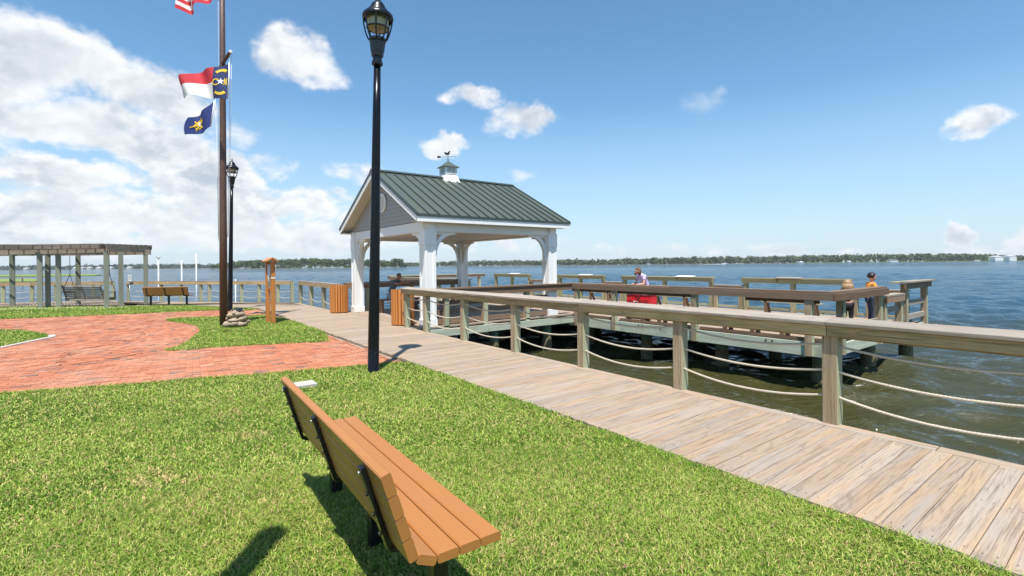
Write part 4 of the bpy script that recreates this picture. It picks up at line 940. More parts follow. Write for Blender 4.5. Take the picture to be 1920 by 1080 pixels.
def flag_surface(dep, TL, TR, BL_, BR, wave=.10, nf=2.2, ph=0., drp=.0):
    # u: 0 hoist -> 1 fly ; v: 0 top -> 1 bottom. corners measured in the photo plane at distance dep, with real folds in depth
    A, B, C, E_ = D(*TR, dep), D(*TL, dep), D(*BR, dep), D(*BL_, dep)
    def S(u, v):
        p = (A.lerp(B, u)).lerp(C.lerp(E_, u), v)
        wv_ = wave * (.15 + u) * math.sin(2 * math.pi * nf * (u * .9 + v * .25) + ph); wz = wave * .28 * u * math.sin(2 * math.pi * (nf * .8 * u + .2 * v) + ph + 1) - drp * math.sin(math.pi * u)
        return p + FWD * wv_ + Vector((0, 0, wz)) 
    return S
def flag_patch(name, parent, S, rect, mat, off=0., nu=24, nv=14):
    u0, u1, v0, v1 = rect; m_ = MB(); base = 0
    for i in range(nu + 1):
        for j in range(nv + 1):
            u = u0 + (u1 - u0) * i / nu; v = v0 + (v1 - v0) * j / nv; m_.v.append(S(u, v) - FWD * off)
    for i in range(nu):
        for j in range(nv):
            a = i * (nv + 1) + j; m_.face([a, a + 1, a + nv + 2, a + nv + 1], sm=True)
    return m_.build(name, mat, parent)
def flag_shape(name, parent, S, polys, mat, off=.006):
    m_ = MB()
    for P in polys:
        for o_ in (off, -off):
            b_ = len(m_.v); m_.v += [S(u, v) - FWD * o_ for u, v in P]; m_.face(list(range(b_, b_ + len(P))))
    return m_.build(name, mat, parent)
# state flag
nc = thing('state_flag', 'red, white and navy state flag with a star flying from the yard', 'flag', tuple(D(428, 118, 13.1)))
S = flag_surface(13.12, (343, 142), (429, 119), (332, 178), (427, 186), .17, 1.9, .6)
flag_patch('red_stripe', nc, S, (.30, 1, 0, .5), 'flagred'); flag_patch('white_stripe', nc, S, (.30, 1, .5, 1), 'flagwhite'); flag_patch('blue_field', nc, S, (0, .30, 0, 1), 'flagblue')
def star(cu_, cv, r_, asp):
    return [(cu_ + (r_ if k % 2 == 0 else r_ * .4) * math.sin(2 * math.pi * k / 10) * asp, cv - (r_ if k % 2 == 0 else r_ * .4) * math.cos(2 * math.pi * k / 10)) for k in range(10)]
asp = .66
cu1, cv1 = .15, .49
pts = star(cu1, cv1, .11, asp); tris = [[(cu1, cv1), pts[k], pts[(k + 1) % 10]] for k in range(10)]
flag_shape('star', nc, S, tris, 'flagwhite')
nl = [[(.035, .40), (.05, .40), (.05, .60), (.035, .60)], [(.075, .40), (.09, .40), (.09, .60), (.075, .60)], [(.09, .40), (.076, .40), (.035, .60), (.049, .60)]]
arc = lambda c_, r0, r1, a0, a1, n_=8: [[(c_[0] + r_ * math.cos(a) * asp, c_[1] + r_ * math.sin(a)) for r_, a in ((r0, R(a0 + (a1 - a0) * k / n_)), (r1, R(a0 + (a1 - a0) * k / n_)), (r1, R(a0 + (a1 - a0) * (k + 1) / n_)), (r0, R(a0 + (a1 - a0) * (k + 1) / n_)))] for k in range(n_)]
flag_shape('letters', nc, S, nl + arc((.235, .50), .075, .11, -140, 140), 'flaggold')
flag_shape('scrolls', nc, S, arc((.15, .34), .16, .24, 225, 315) + arc((.15, .66), .16, .24, 45, 135) + [[(.05, .16), (.075, .15), (.08, .25)], [(.25, .16), (.225, .15), (.22, .25)], [(.05, .84), (.075, .85), (.08, .75)], [(.25, .84), (.225, .85), (.22, .75)]], 'flaggold')
m_ = MB(); m_.tube([S(0, 0) + Vector((0, 0, .03)), S(0, .5), S(0, 1)], .014, 6); m_.build('hoist_tape', 'flagwhite', nc)
# town flag
tf = thing('town_flag', 'royal blue flag with a gold and white emblem hanging below the state flag', 'flag', tuple(D(402, 188, 14.5)))
S2 = flag_surface(14.5, (356, 220), (401, 188), (350, 252), (396, 237), .16, 1.4, 2., .10)
flag_patch('blue_field', tf, S2, (0, 1, 0, 1), 'town')
rays = []
for k in range(6):
    a = R(20 + k * 60); c_ = (.62, .52); d_ = (math.cos(a), math.sin(a)); n_ = (-d_[1], d_[0]); L_ = .34; rays.append([(c_[0] + n_[0] * .05 * .7, c_[1] + n_[1] * .05), (c_[0] - n_[0] * .05 * .7, c_[1] - n_[1] * .05), (c_[0] + (d_[0] * L_ - n_[0] * .02) * .7, c_[1] + d_[1] * L_ - n_[1] * .02), (c_[0] + (d_[0] * L_ + n_[0] * .02) * .7, c_[1] + d_[1] * L_ + n_[1] * .02)])
flag_shape('gold_emblem', tf, S2, rays + arc((.62, .52), .17, .24, 0, 360, 16), 'flaggold', .007)
flag_shape('white_emblem', tf, S2, [[(.62 + .14 * .7 * math.cos(2 * math.pi * k / 12), .52 + .14 * math.sin(2 * math.pi * k / 12)) for k in range(12)]], 'flagwhite', .012)
m_ = MB(); m_.tube([S2(0, 0), S2(0, .5), S2(0, 1)], .015, 6); m_.build('hoist_tape', 'flagwhite', tf)
# national flag, mostly above the frame
us = thing('national_flag', 'red and white striped flag at the top of the brown flagpole', 'flag', tuple(D(412, -60, 13.9)))
S3 = flag_surface(13.9, (322, -90), (412, -98), (338, 26), (411, -6), .20, 2.3, .3)
for k in range(13): flag_patch('stripe', us, S3, (0 if k > 6 else .4, 1, k / 13, (k + 1) / 13), 'flagred' if k % 2 == 0 else 'flagwhite', nv=3)
flag_patch('canton', us, S3, (0, .4, 0, 7 / 13), 'flagblue')
st = []
for r_ in range(9):
    for c_ in range(6 if r_ % 2 == 0 else 5):
        q = star(.4 * (c_ + (.5 if r_ % 2 == 0 else 1)) / 6, (r_ + .7) / 9.4 * 7 / 13, .022, .55); st.append(q)
flag_shape('canton_stars', us, S3, st, 'flagwhite')

# ================================================================== BENCHES
def make_bench():
    t_ = thing('park_bench', 'brown plank bench with black steel frame in the foreground, seen from behind', 'bench', (0, 0, 0), 0, 'brown plank benches')
    # local: x = front, y = along
    L0, L1_ = 0.0, 2.07
    for k in range(3):
        m_ = MB(); xx = -.050 - k * .1045; m_.beam((xx, L0, .440), (xx, L1_, .440), .099, .040, bev=.006); m_.build('seat_plank', 'plastic', t_, False)
    m_ = MB(); m_.beam((-.357, L0, .453), (-.357, L1_, .453), .090, .038, up=Vector((.45, 0, 1)).normalized(), bev=.006); m_.build('seat_plank', 'plastic', t_, False)
    d = Vector((-.118, 0, .38)).normalized(); n_ = Vector((d.z, 0, -d.x)); p0 = Vector((-.412, 0, .468))
    for k in range(4):
        c_ = p0 + d * (.049 + k * .0985); m_ = MB(); m_.beam((c_.x, L0, c_.z), (c_.x, L1_, c_.z), .042, .095, up=d, bev=.006); m_.build('back_plank', 'plastic', t_, False)
    for yy in (.22, 1.06, 1.90):
        m_ = MB(); a = p0 - d * .03 - n_ * .034; b_ = p0 + d * .365 - n_ * .034; m_.beam((a.x, yy, a.z), (b_.x, yy, b_.z), .045, .02, up=n_)
        m_.beam((a.x, yy, a.z), (a.x + .08, yy, .402), .045, .02, up=(0, 0, 1)); m_.beam((a.x + .05, yy, .405), (-.03, yy, .405), .045, .024); bk = m_.build('back_bracket', 'black', t_, False)
        for q in (.05, .145, .245, .345):
            m_ = MB(); c_ = p0 + d * q - n_ * .046; m_.tube([c_ + Vector((0, yy, 0)), c_ - n_ * .008 + Vector((0, yy, 0))], .010, 8); m_.build('bolt', 'steel' if q > .3 else 'iron', bk, False)
        m_ = MB(); m_.beam((-.205, yy, -.05), (-.205, yy, .39), .07, .07, up=(0, 1, 0)); m_.build('leg', 'black', t_, False)
    return t_
bn = make_bench(); bn.location = (1.27, 1.79, 0); bn.rotation_euler.z = -.036
b2 = copy_tree(bn); b2['label'] = 'distant brown plank bench on the lawn edge between the pergola and the flagpole'
a_ = Vector(G(352, 571)); c_ = Vector(G(279, 572)); dd = (a_ - c_).normalized()
b2.rotation_euler.z = math.atan2(dd.y, dd.x) - math.pi / 2 + math.pi if False else math.atan2(-dd.y, -dd.x) - math.pi / 2
b2.rotation_euler.z = math.atan2(c_.y - a_.y, c_.x - a_.x) - math.pi / 2
b2.location = (a_.x + .25, a_.y + .15, 0); b2.scale = (.95, .92, .95)
m_ = MB(); m_.box(1.66, 1.94, 7.12, 7.40, -.04, .012); o = m_.build('utility_cover', 'concrete'); tag(o, 'small pale concrete cover in the lawn behind the foreground bench', 'cover')

# ================================================================== BINS, STAND
def make_bin():
    t_ = thing('trash_bin', 'round bin of orange wooden slats by the end post of the foreground railing', 'bin', (0, 0, 0), 0, 'round orange slatted bins')
    m_ = MB(); n_ = 22
    for k in range(n_):
        a = 2 * math.pi * k / n_; c_ = Vector((math.cos(a), math.sin(a), 0)); tn = Vector((-math.sin(a), math.cos(a), 0))
        m_.beam(c_ * .30 + Vector((0, 0, .03)), c_ * .30 + Vector((0, 0, .98)), .068, .028, up=c_, bev=.004)
    m_.build('slats', 'cedar', t_, False)
    m_ = MB(); m_.lathe([(.27, .04), (.272, .93)], 22); m_.build('liner', 'liner', t_, False)
    m_ = MB()
    for zz_ in (.12, .55, .90): m_.tube([(.284 * math.cos(2 * math.pi * k / 24), .284 * math.sin(2 * math.pi * k / 24), zz_) for k in range(25)], .012, 6)
    m_.build('hoop', 'iron', t_, False); return t_
b1 = make_bin(); b1.location = (5.78, 12.74, 0)
b3 = copy_tree(b1); b3.location = (5.56, 17.58, 0); b3['label'] = 'round bin of orange wooden slats left of the gazebo'; b3.rotation_euler.z = .1
sp = thing('fishing_line_stand', 'slim orange wooden stand with two posts and a little gable roof', 'stand', (3.04, 16.0, 0))
for (x, y) in ((3.0, 16.19), (3.07, 15.80)): m_ = MB(); m_.box(x - .055, x + .055, y - .055, y + .055, -.1, 1.80, bev=.004); m_.build('post', 'cedar', sp)
m_ = MB(); 
for s_ in (-1, 1): m_.beam(Vector((3.035 + s_ * .075, 15.62, 1.86)), Vector((3.035 + s_ * .075, 16.38, 1.86)), .2, .022, up=(s_ * .62, 0, 1))
m_.build('roof', 'cedar', sp)
m_ = MB(); m_.tube([(3.035, 16.0, 1.0), (3.035, 16.0, 1.72)], .07, 14); m_.build('tube', 'signwhite', sp)
m_ = MB(); m_.box(3.0, 3.07, 15.84, 16.15, .96, 1.02); m_.box(3.0, 3.07, 15.84, 16.15, 1.3, 1.34); m_.build('crossbar', 'cedar', sp)
m_ = MB(); m_.box(3.011, 3.129, 15.741, 15.859, 1.30, 1.34); m_.build('label_plate', 'signwhite', sp)

M['greydark'] = wood('dark_weathered_rafters', (.20, .165, .135), (.15, .12, .10), (.05, .04, .03), (.2, .2, .15), tonev=.25)
# ================================================================== PERGOLA AND SWING
pg = thing('pergola', 'weathered grey timber pergola with a swing at the left edge of the park', 'pergola', (-2, 28.5, 0))
sheet('pergola_pad', [(-5.2, 29.2), (-3.6, 28.1), (-1.1, 26.3), (.5, 27.3), (-1.2, 29.6), (-4.3, 32)], -.012, 'concrete')
FA, FB = Vector((-3.50, 28.85, 0)), Vector((-1.22, 26.85, 0)); dv = Vector((1.2, 1.35, 0))
BA, BB = FA + dv, Vector((.12, 27.85, 0)); FC = FA + Vector((-3.4, 1.35, 0)); BC = FC + Vector((.6, 2.1, 0)); FE = FC + Vector((-3.2, .4, 0)); BE = FE + Vector((.2, 2.2, 0))
posts = [FA, FB, BB, Vector((-.74, 26.98, 0)), Vector((-3.3, 29.3, 0)), Vector((-2.88, 28.5, 0)), Vector((-2.36, 30.0, 0)), Vector((-4.7, 31.3, 0)), FC, BC, FE, BE]
for p in posts: m_ = MB(); m_.box(p.x - .085, p.x + .085, p.y - .085, p.y + .085, -.1, 2.36, alt=lambda n: .9 if n.y < -.5 else .3); m_.build('post', 'grey', pg)
def ov(a, b_, e): d_ = (b_ - a).normalized() * e; return a - d_, b_ + d_
Z = lambda p, z: Vector((p.x, p.y, z))
for a, b_, e in ((FA, FB, .15), (BA, BB, .25), (FC, FA, .05), (BC, BA, .05), (FE, FC, .05), (BE, BC, .05)):
    a, b_ = ov(a, b_, e); m_ = MB(); m_.beam(Z(a, 2.36), Z(b_, 2.36), .05, .22); m_.build('beam', 'grey', pg)
m_ = MB(); m_.beam(Z(FB + Vector((.02, -.12, 0)), 2.5), Z(BB + Vector((.12, .1, 0)), 2.5), .05, .30); m_.build('beam', 'grey', pg)
def bays(a, b_, c_, d_, n_):
    # rafters between front a-b and back c-d
    for k in range(n_ + 1):
        p = a.lerp(b_, k / n_); q = c_.lerp(d_, k / n_); p, q = ov(p, q, .28); m_ = MB(); m_.beam(Z(p, 2.56), Z(q, 2.56), .04, .17); m_.build('rafter', 'greydark', pg)
    m_ = MB(); p, q = a - (c_ - a).normalized() * .24, b_ - (d_ - b_).normalized() * .24; m_.beam(Z(p, 2.56), Z(q, 2.56), .04, .16); m_.build('fascia', 'greydark', pg)
    m_ = MB(); N = 9
    for k in range(N + 1): p = a.lerp(c_, -.12 + 1.24 * k / N); q = b_.lerp(d_, -.12 + 1.24 * k / N); p, q = ov(p, q, .1); m_.beam(Z(p, 2.668), Z(q, 2.668), .05, .04)
    m_.build('slats', 'greydark', pg)
bays(FA, FB, BA, BB, 7); bays(FC, FA, BC, BA, 7); bays(FE, FC, BE, BC, 6)
sw = thing('porch_swing', 'dark slatted swing seat hanging on chains under the pergola', 'swing', tuple(Z((FA + FB) / 2 + dv * .45, 0)))
c_ = (FA + FB) / 2 + dv * .42; sd = (FB - FA).normalized(); fw = Vector((-sd.y, sd.x, 0)); 
def q_(s_, f_, z): return c_ + sd * s_ + fw * f_ + Vector((0, 0, z))
m_ = MB()
for k in range(6): m_.beam(q_(-.92, -.22 - .03 * k, .44 + .075 * k), q_(.92, -.22 - .03 * k, .44 + .075 * k), .055, .02, up=(fw * 1 + Vector((0, 0, .25))))
for s_ in (-.86, 0, .86): m_.beam(q_(s_, -.23, .34), q_(s_, -.42, .92), .05, .04, up=fw)
m_.beam(q_(-.95, -.41, .90), q_(.95, -.41, .90), .07, .05); m_.build('backrest', 'grey', sw)
m_ = MB()
for k in range(6): m_.beam(q_(-.92, -.18 + .085 * k, .36), q_(.92, -.18 + .085 * k, .36), .07, .02)
m_.beam(q_(-.95, -.2, .30), q_(.95, -.2, .30), .04, .10); m_.beam(q_(-.95, .28, .30), q_(.95, .28, .30), .04, .10); m_.build('seat', 'grey', sw)
for s_ in (-.95, .95):
    m_ = MB(); m_.beam(q_(s_, -.38, .62), q_(s_, .28, .60), .08, .03); m_.beam(q_(s_, .24, .3), q_(s_, .24, .6), .05, .05, up=fw); m_.build('armrest', 'grey', sw)
    m_ = MB(); top = q_(s_ * .98, 0, 2.3); m_.tube([q_(s_, -.34, .62), top - Vector((0, 0, .9)), top], .012, 6); m_.tube([q_(s_, .26, .60), top - Vector((0, 0, .9))], .012, 6); m_.build('chain', 'iron', sw)

# ================================================================== FAR LEFT DOCK, PVC POLES, SIGN
dk = thing('floating_dock', 'low pale floating dock on the water behind the far left railing', 'dock', (4, 38, 0))
m_ = MB(); A_, B_ = D(350, 562, 27), D(456, 562, 27); m_.beam((A_.x, A_.y, -.65), (B_.x, B_.y, -.65), 1.7, .12); m_.build('deck', 'deck', dk)
m_ = MB(); m_.beam((A_.x, A_.y, -.86), (B_.x, B_.y, -.86), 1.5, .32); m_.build('float', 'liner', dk)
lb4 = ['white mooring pole with a gull perched on top, leftmost of the four', 'short white mooring pole between the gull pole and the tallest pole', 'tallest white mooring pole left of the flagpole', 'thin white mooring pole right of the flagpole base']
for (px, y0, y1, dep), lb in zip(((297.5, 486, 568, 27), (341, 488, 570, 27), (368.5, 476, 568, 26), (442, 524, 566, 27)), lb4):
    a, b_ = D(px, y1 + 20, dep), D(px - .5, y0, dep); a.z = -2; t_ = thing('mooring_pole', lb, 'pole', (a.x, a.y, 0), 0, 'white mooring poles'); m_ = MB(); m_.tube([a, b_], .03, 10); m_.build('pole', 'pvc', t_)
    if px < 300:
        gx = b_ + Vector((0, 0, .10)); m_ = MB(); m_.ball(gx, .08, 10, 7, (1, 1, .75)); m_.ball(gx + RIGHT * -.09 + Vector((0, 0, .07)), .035, 8, 6); 
        m_.prism([gx + RIGHT * .05 + Vector((0, 0, .03)), gx + RIGHT * .20 + Vector((0, 0, .0)), gx + RIGHT * .05 - Vector((0, 0, .03))], FWD, .05); m_.tube([gx + RIGHT * -.12 + Vector((0, 0, .07)), gx + RIGHT * -.16 + Vector((0, 0, .06))], [.01, .003], 6); m_.tube([gx, gx - Vector((0, 0, .1))], .008, 5)
        o = m_.build('gull', 'paleshorts'); tag(o, 'small grey gull perched on a white mooring pole', 'bird')
sg = thing('notice_sign', 'small white notice sign on a thin post behind the far left railing', 'sign', tuple(D(243.5, 565, 24.5)))
a = D(243.5, 566, 24.5); m_ = MB(); m_.tube([(a.x, a.y, -1), (a.x, a.y, 1.05)], .025, 8); m_.build('post', 'steel', sg)
a = D(243.5, 521.5, 24.4); m_ = MB(); m_.beam(a - RIGHT * .085, a + RIGHT * .085, .02, .30); m_.build('sign_board', 'signwhite', sg)
m_ = MB()
for k, ww in enumerate((.06, .05, .06, .045)): c1 = a - FWD * .012 + Vector((0, 0, .09 - k * .055)); m_.beam(c1 - RIGHT * ww, c1 + RIGHT * ww, .004, .012)
m_.build('sign_lines', 'iron', sg)

# ================================================================== RED WAGON
wg = thing('folding_wagon', 'red canvas folding wagon standing on the pier in front of the person in lilac', 'wagon', (12.62, 9.95, -.12), R(100)); wg.scale = (.86, .86, 1.02)
# local x along length
m_ = MB(); frustum(m_, (0, 0, 0), 1, 1, 0, .001); m_ = MB()
def lb(x0, x1, y0, y1, z0, z1, mb_, bev=.01): mb_.box(x0, x1, y0, y1, z0, z1, bev=bev)
lb(-.47, .47, -.25, -.235, .34, .74, m_); lb(-.47, .47, .235, .25, .34, .74, m_); lb(-.47, -.455, -.25, .25, .34, .74, m_); lb(.455, .47, -.25, .25, .34, .74, m_); lb(-.47, .47, -.25, .25, .32, .345, m_)
m_.build('canvas_body', 'red', wg, False)
m_ = MB()
for x in (-.33, -.12, .30): lb(x - .08, x + .08, .25, .30, .42, .62, m_, .02)
lb(-.2, .2, .25, .256, .40, .47, m_) ; m_.build('pocket', 'redshade', wg, False)
m_ = MB(); lb(.02, .20, .256, .259, .54, .57, m_, .0); m_.build('white_print', 'signwhite', wg, False)
m_ = MB()
for y in (-.26, .26):
    m_.tube([(-.48, y, .76), (.48, y, .76)], .013, 8); m_.tube([(-.40, y, .22), (.1, y, .74)], .010, 6); m_.tube([(.40, y, .22), (-.1, y, .74)], .010, 6); m_.tube([(-.45, y, .22), (.45, y, .22)], .012, 8)
for x in (-.48, .48): m_.tube([(x, -.26, .76), (x, .26, .76)], .013, 8)
m_.build('frame', 'iron', wg, False)
m_ = MB(); m_.tube([(-.5, 0, .25), (-.66, 0, .55), (-.68, 0, .92)], .012, 6); m_.tube([(-.68, -.08, .92), (-.68, .08, .92)], .016, 8); m_.build('handle', 'iron', wg, False)
for x in (-.36, .36):
    for y in (-.29, .29):
        m_ = MB(); m_.tube([(x, y - .025, .115), (x, y + .025, .115)], .115, 18, sm=False); wh = m_.build('wheel', 'iron', wg, False); m_ = MB(); m_.tube([(x, y - .03, .115), (x, y + .03, .115)], .06, 12); m_.build('rim', 'steel', wh, False)
m_ = MB(); m_.ball((-.15, 0, .72), .2, 12, 8, (1.1, .9, .5), .1); m_.ball((.22, 0, .72), .16, 12, 8, (1.1, .9, .6), .1); m_.build('bundled_towels', 'red', wg, False)

# ================================================================== PEOPLE
def skin_mesh(chains, vox=.012):
    """chains: list of [(point, radius), ...]; returns one continuous remeshed surface"""
    vs = []; es = []; rs = []; idx = {}
    for ch in chains:
        prev = None
        for p, r_ in ch:
            key = tuple(round(c, 4) for c in p)
            if key not in idx: idx[key] = len(vs); vs.append(key); rs.append(r_)
            i = idx[key]
            if prev is not None: es.append((prev, i))
            prev = i
    me = bpy.data.meshes.new('tmp'); me.from_pydata(vs, es, []); o = bpy.data.objects.new('tmp', me); col.objects.link(o)
    md = o.modifiers.new('s', 'SKIN'); 
    for i, r_ in enumerate(rs): sv = me.skin_vertices[0].data[i]; rr_ = r_ if isinstance(r_, tuple) else (r_, r_); sv.radius = rr_; sv.use_root = (i == 0)
    md.use_smooth_shade = True; s_ = o.modifiers.new('u', 'SUBSURF'); s_.levels = 2; s_.render_levels = 2
    rm = o.modifiers.new('r', 'REMESH'); rm.mode = 'VOXEL'; rm.voxel_size = vox; rm.use_smooth_shade = True
    dg = bpy.context.evaluated_depsgraph_get(); ev = o.evaluated_get(dg); out = bpy.data.meshes.new_from_object(ev); bpy.data.objects.remove(o); return out
def head_pts(c, f, r_):    # chain through neck -> skull with chin
    return [(c + Vector((0, 0, -.05)) * (r_ / .1), r_ * .72), (c, r_ * .92), (c + Vector((0, 0, r_ * .55)) - f * r_ * .08, r_ * .88)]
def hand(w_, d, up, s_=1.0, curl=.35):
    d = d.normalized(); side = d.cross(up).normalized(); up = side.cross(d); ch = []; palm = w_ + d * .05 * s_
    ch.append([(w_, .024 * s_), (palm, (.018 * s_, .034 * s_))])
    for k, (o_, L_) in enumerate(((-.030, .062), (-.010, .074), (.010, .070), (.029, .055))):
        b_ = palm + d * .030 * s_ + side * o_ * s_; m1 = b_ + (d * .55 - up * curl * .3).normalized() * L_ * .5 * s_; m2 = m1 + (d * .6 - up * curl).normalized() * L_ * .5 * s_
        ch.append([(palm + side * o_ * .5 * s_, .012 * s_), (b_, .0095 * s_), (m1, .0085 * s_), (m2, .0075 * s_)])
    ch.append([(palm - d * .02 * s_, .014 * s_), (palm - side * .042 * s_ - d * .0, .011 * s_), (palm - side * .055 * s_ + d * .03 * s_, .009 * s_)])
    return ch
def person(label, root, J, mats, s_=1.0, hair='short', look=Vector((1, 0, 0)), hr=.1):
    """J: joint dict in world coords"""
    t_ = thing('person', label, 'person', root)
    pel, wst, cst, nek, hd = J['pel'], J['wst'], J['cst'], J['nek'], J['hd']
    ch = [[(pel, (.115 * s_, .10 * s_)), (wst, (.105 * s_, .085 * s_)), (cst, (.13 * s_, .095 * s_)), (nek - (nek - cst) * .25, .085 * s_), (nek, .048 * s_)] + head_pts(hd, look, hr)]
    for sd_ in ('L', 'R'):
        sh, elb, wr, hp, kn, an, toe = (J[k + sd_] for k in ('sh', 'el', 'wr', 'hp', 'kn', 'an', 'to'))
        ch.append([(cst, (.13 * s_, .095 * s_)), (sh, .052 * s_), (sh.lerp(elb, .5), .044 * s_), (elb, .036 * s_), (elb.lerp(wr, .4), .036 * s_), (wr, .023 * s_)])
        ch.append([(pel, (.115 * s_, .10 * s_)), (hp, .083 * s_), (hp.lerp(kn, .5), .070 * s_), (kn, .050 * s_), (kn.lerp(an, .35), .050 * s_), (an, .033 * s_), (toe, .028 * s_)])
    me = skin_mesh(ch, .011)
    # hands, nose, ears, chin are merged into the same surface
    extra = []
    for sd_ in ('L', 'R'): extra += hand(J['wr' + sd_], J['wr' + sd_] - J['el' + sd_], Vector((0, 0, 1)) if abs((J['wr' + sd_] - J['el' + sd_]).normalized().z) < .9 else look, s_)
    me2 = skin_mesh(extra, .005)
    sidev = look.cross(Vector((0, 0, 1))).normalized(); f_ = [[(hd + look * hr * .78 + Vector((0, 0, hr * .12)), .016 * s_), (hd + look * hr * 1.12 - Vector((0, 0, hr * .12)), .014 * s_)], [(hd + look * hr * .5 - Vector((0, 0, hr * .75)), hr * .42), (hd + look * hr * .72 - Vector((0, 0, hr * .8)), hr * .30)]]
    for q in (-1, 1): f_.append([(hd + sidev * q * hr * .92 + Vector((0, 0, hr * .15)), .014 * s_), (hd + sidev * q * hr * 1.02 - Vector((0, 0, hr * .15)), .012 * s_)])
    me3 = skin_mesh(f_, .005)
    bm = bmesh.new(); 
    for q in (me, me2, me3): bm.from_mesh(q)
    bmesh.ops.translate(bm, verts=bm.verts[:], vec=-Vector(root)); out = bpy.data.meshes.new('body'); bm.to_mesh(out); bm.free()
    out.materials.clear(); out.materials.append(M[mats['skin']]); 
    for p in out.polygons: p.use_smooth = True
    o = bpy.data.objects.new('body', out); col.objects.link(o); o.parent = t_
    def cloth(name, chains, mat, vox=.012):
        q = skin_mesh(chains, vox); q.transform(Matrix.Translation(-Vector(root))); q.materials.clear(); q.materials.append(M[mat]); o = bpy.data.objects.new(name, q); col.objects.link(o); o.parent = t_
        for p in q.polygons: p.use_smooth = True
        return o
    up_ = [[(pel + (wst - pel) * .3, (.135 * s_, .118 * s_)), (wst, (.128 * s_, .108 * s_)), (cst, (.15 * s_, .115 * s_)), (nek - (nek - cst) * .3, .100 * s_), (nek - (nek - cst) * .12, .066 * s_)]]
    for sd_ in ('L', 'R'): up_.append([(cst, (.15 * s_, .115 * s_)), (J['sh' + sd_], .070 * s_), (J['sh' + sd_].lerp(J['el' + sd_], .6), .060 * s_)])
    cloth('shirt', up_, mats['shirt'])
    lo = []
    for sd_ in ('L', 'R'):
        e_ = J['hp' + sd_].lerp(J['kn' + sd_], mats.get('short', .9)); lo.append([(pel, (.135 * s_, .12 * s_)), (J['hp' + sd_], .100 * s_), (e_, .078 * s_)] + ([(J['kn' + sd_], .066 * s_), (J['an' + sd_], .05 * s_)] if mats.get('long') else []))
    cloth('trousers', lo, mats['pants'])
    for sd_ in ('L', 'R'): cloth('shoe', [[(J['an' + sd_] - Vector((0, 0, .03)), .045 * s_), (J['to' + sd_], .038 * s_)]], 'shoe', .008)
    # hair: cap over the skull
    hm = MB(); n1_, n2__ = 20, 14; base = 0; c0 = hd + Vector((0, 0, hr * .24)) - look * hr * .10
    R3 = Matrix((look, sidev, (0, 0, 1))).transposed()
    low = {'short': -.15, 'long': -1.3, 'bob': -.85, 'crop': .12}[hair]
    for i in range(n2__ + 1):
        for k in range(n1_):
            a = 2 * math.pi * k / n1_; front = max(0, math.cos(a)); th = math.pi * (i / n2__) * (.66 if hair in ('bob', 'long') else .64 if hair == 'short' else .5) * (1 - .45 * front)
            rr_ = hr * (1.06 if hair != 'crop' else 1.02) * (1 + .035 * math.sin(a * 9) + .02 * math.sin(a * 17 + 1)) * (1 - .16 * max(0, i / n2__ - .72) / .28); z_ = math.cos(th); q = math.sin(th)
            v = Vector((q * math.cos(a), q * math.sin(a), z_)) * rr_; hm.v.append(c0 + R3 @ v)
    for i in range(n2__):
        for k in range(n1_): k2 = (k + 1) % n1_; hm.face([i * n1_ + k, (i + 1) * n1_ + k, (i + 1) * n1_ + k2, i * n1_ + k2], sm=True)
    if hair in ('long', 'bob'):
        for k in range(22):
            a = R(70 + 220 * k / 21); d_ = R3 @ Vector((math.cos(a), math.sin(a), 0)); p = c0 + d_ * hr * .98; ll = -low * hr * 1.9 * random.uniform(.75, 1.1)
            hm.tube([p, p + d_ * .02 - Vector((0, 0, ll * .5)), p - Vector((0, 0, ll))], [hr * .20, hr * .22, hr * .12], 6)
    hm.build('hair', mats['hair'], t_)
    em = MB()
    for q in (-1, 1): em.ball(hd + look * hr * .86 + sidev * q * hr * .36 + Vector((0, 0, hr * .10)), .011 * s_, 8, 6)
    em.build('eyes', 'iron', t_)
    mm = MB(); c1 = hd + look * hr * .93 - Vector((0, 0, hr * .42)); mm.tube([c1 - sidev * .022 * s_, c1 + look * .005, c1 + sidev * .022 * s_], .005 * s_, 6); mm.build('mouth', 'redshade', t_)
    return t_
PZ = [0, 1]
def V3(o, f, s_, a, b_, z): return Vector((o[0], o[1], PZ[0])) + (f * a + s_ * b_ + Vector((0, 0, z))) * PZ[1]
PZ[:] = [-.12, 1]
# woman in lilac, bending towards the left over the wagon
o_ = (13.42, 10.50); f = (-RIGHT * .93 - FWD * .35).normalized(); sd_ = f.cross(Vector((0, 0, 1))); J = {}
q = lambda a, b_, z: V3(o_, f, sd_, a, b_, z)
J.update(pel=q(-.12, 0, .90), wst=q(-.10, 0, 1.06), cst=q(.04, 0, 1.27), nek=q(.15, 0, 1.42), hd=q(.235, 0, 1.50))
for k, s2 in (('L', -1), ('R', 1)): J.update({'sh' + k: q(.08, s2 * .17, 1.345), 'el' + k: q(.14, s2 * .22, 1.08), 'wr' + k: q(.36, s2 * .16, 1.06), 'hp' + k: q(-.12, s2 * .09, .84), 'kn' + k: q(-.03, s2 * .10, .48), 'an' + k: q(-.08, s2 * .10, .09), 'to' + k: q(.07, s2 * .11, .045)})
person('woman in a lilac t-shirt bending over behind the red wagon on the pier'.replace('woman', 'person'), (o_[0], o_[1], 0), J, dict(skin='skin', shirt='lilac', pants='paleshorts', hair='hairbrown', short=.8), .98, 'bob', (f - Vector((0, 0, .55))).normalized(), .098)
PZ[:] = [0, 1.06]
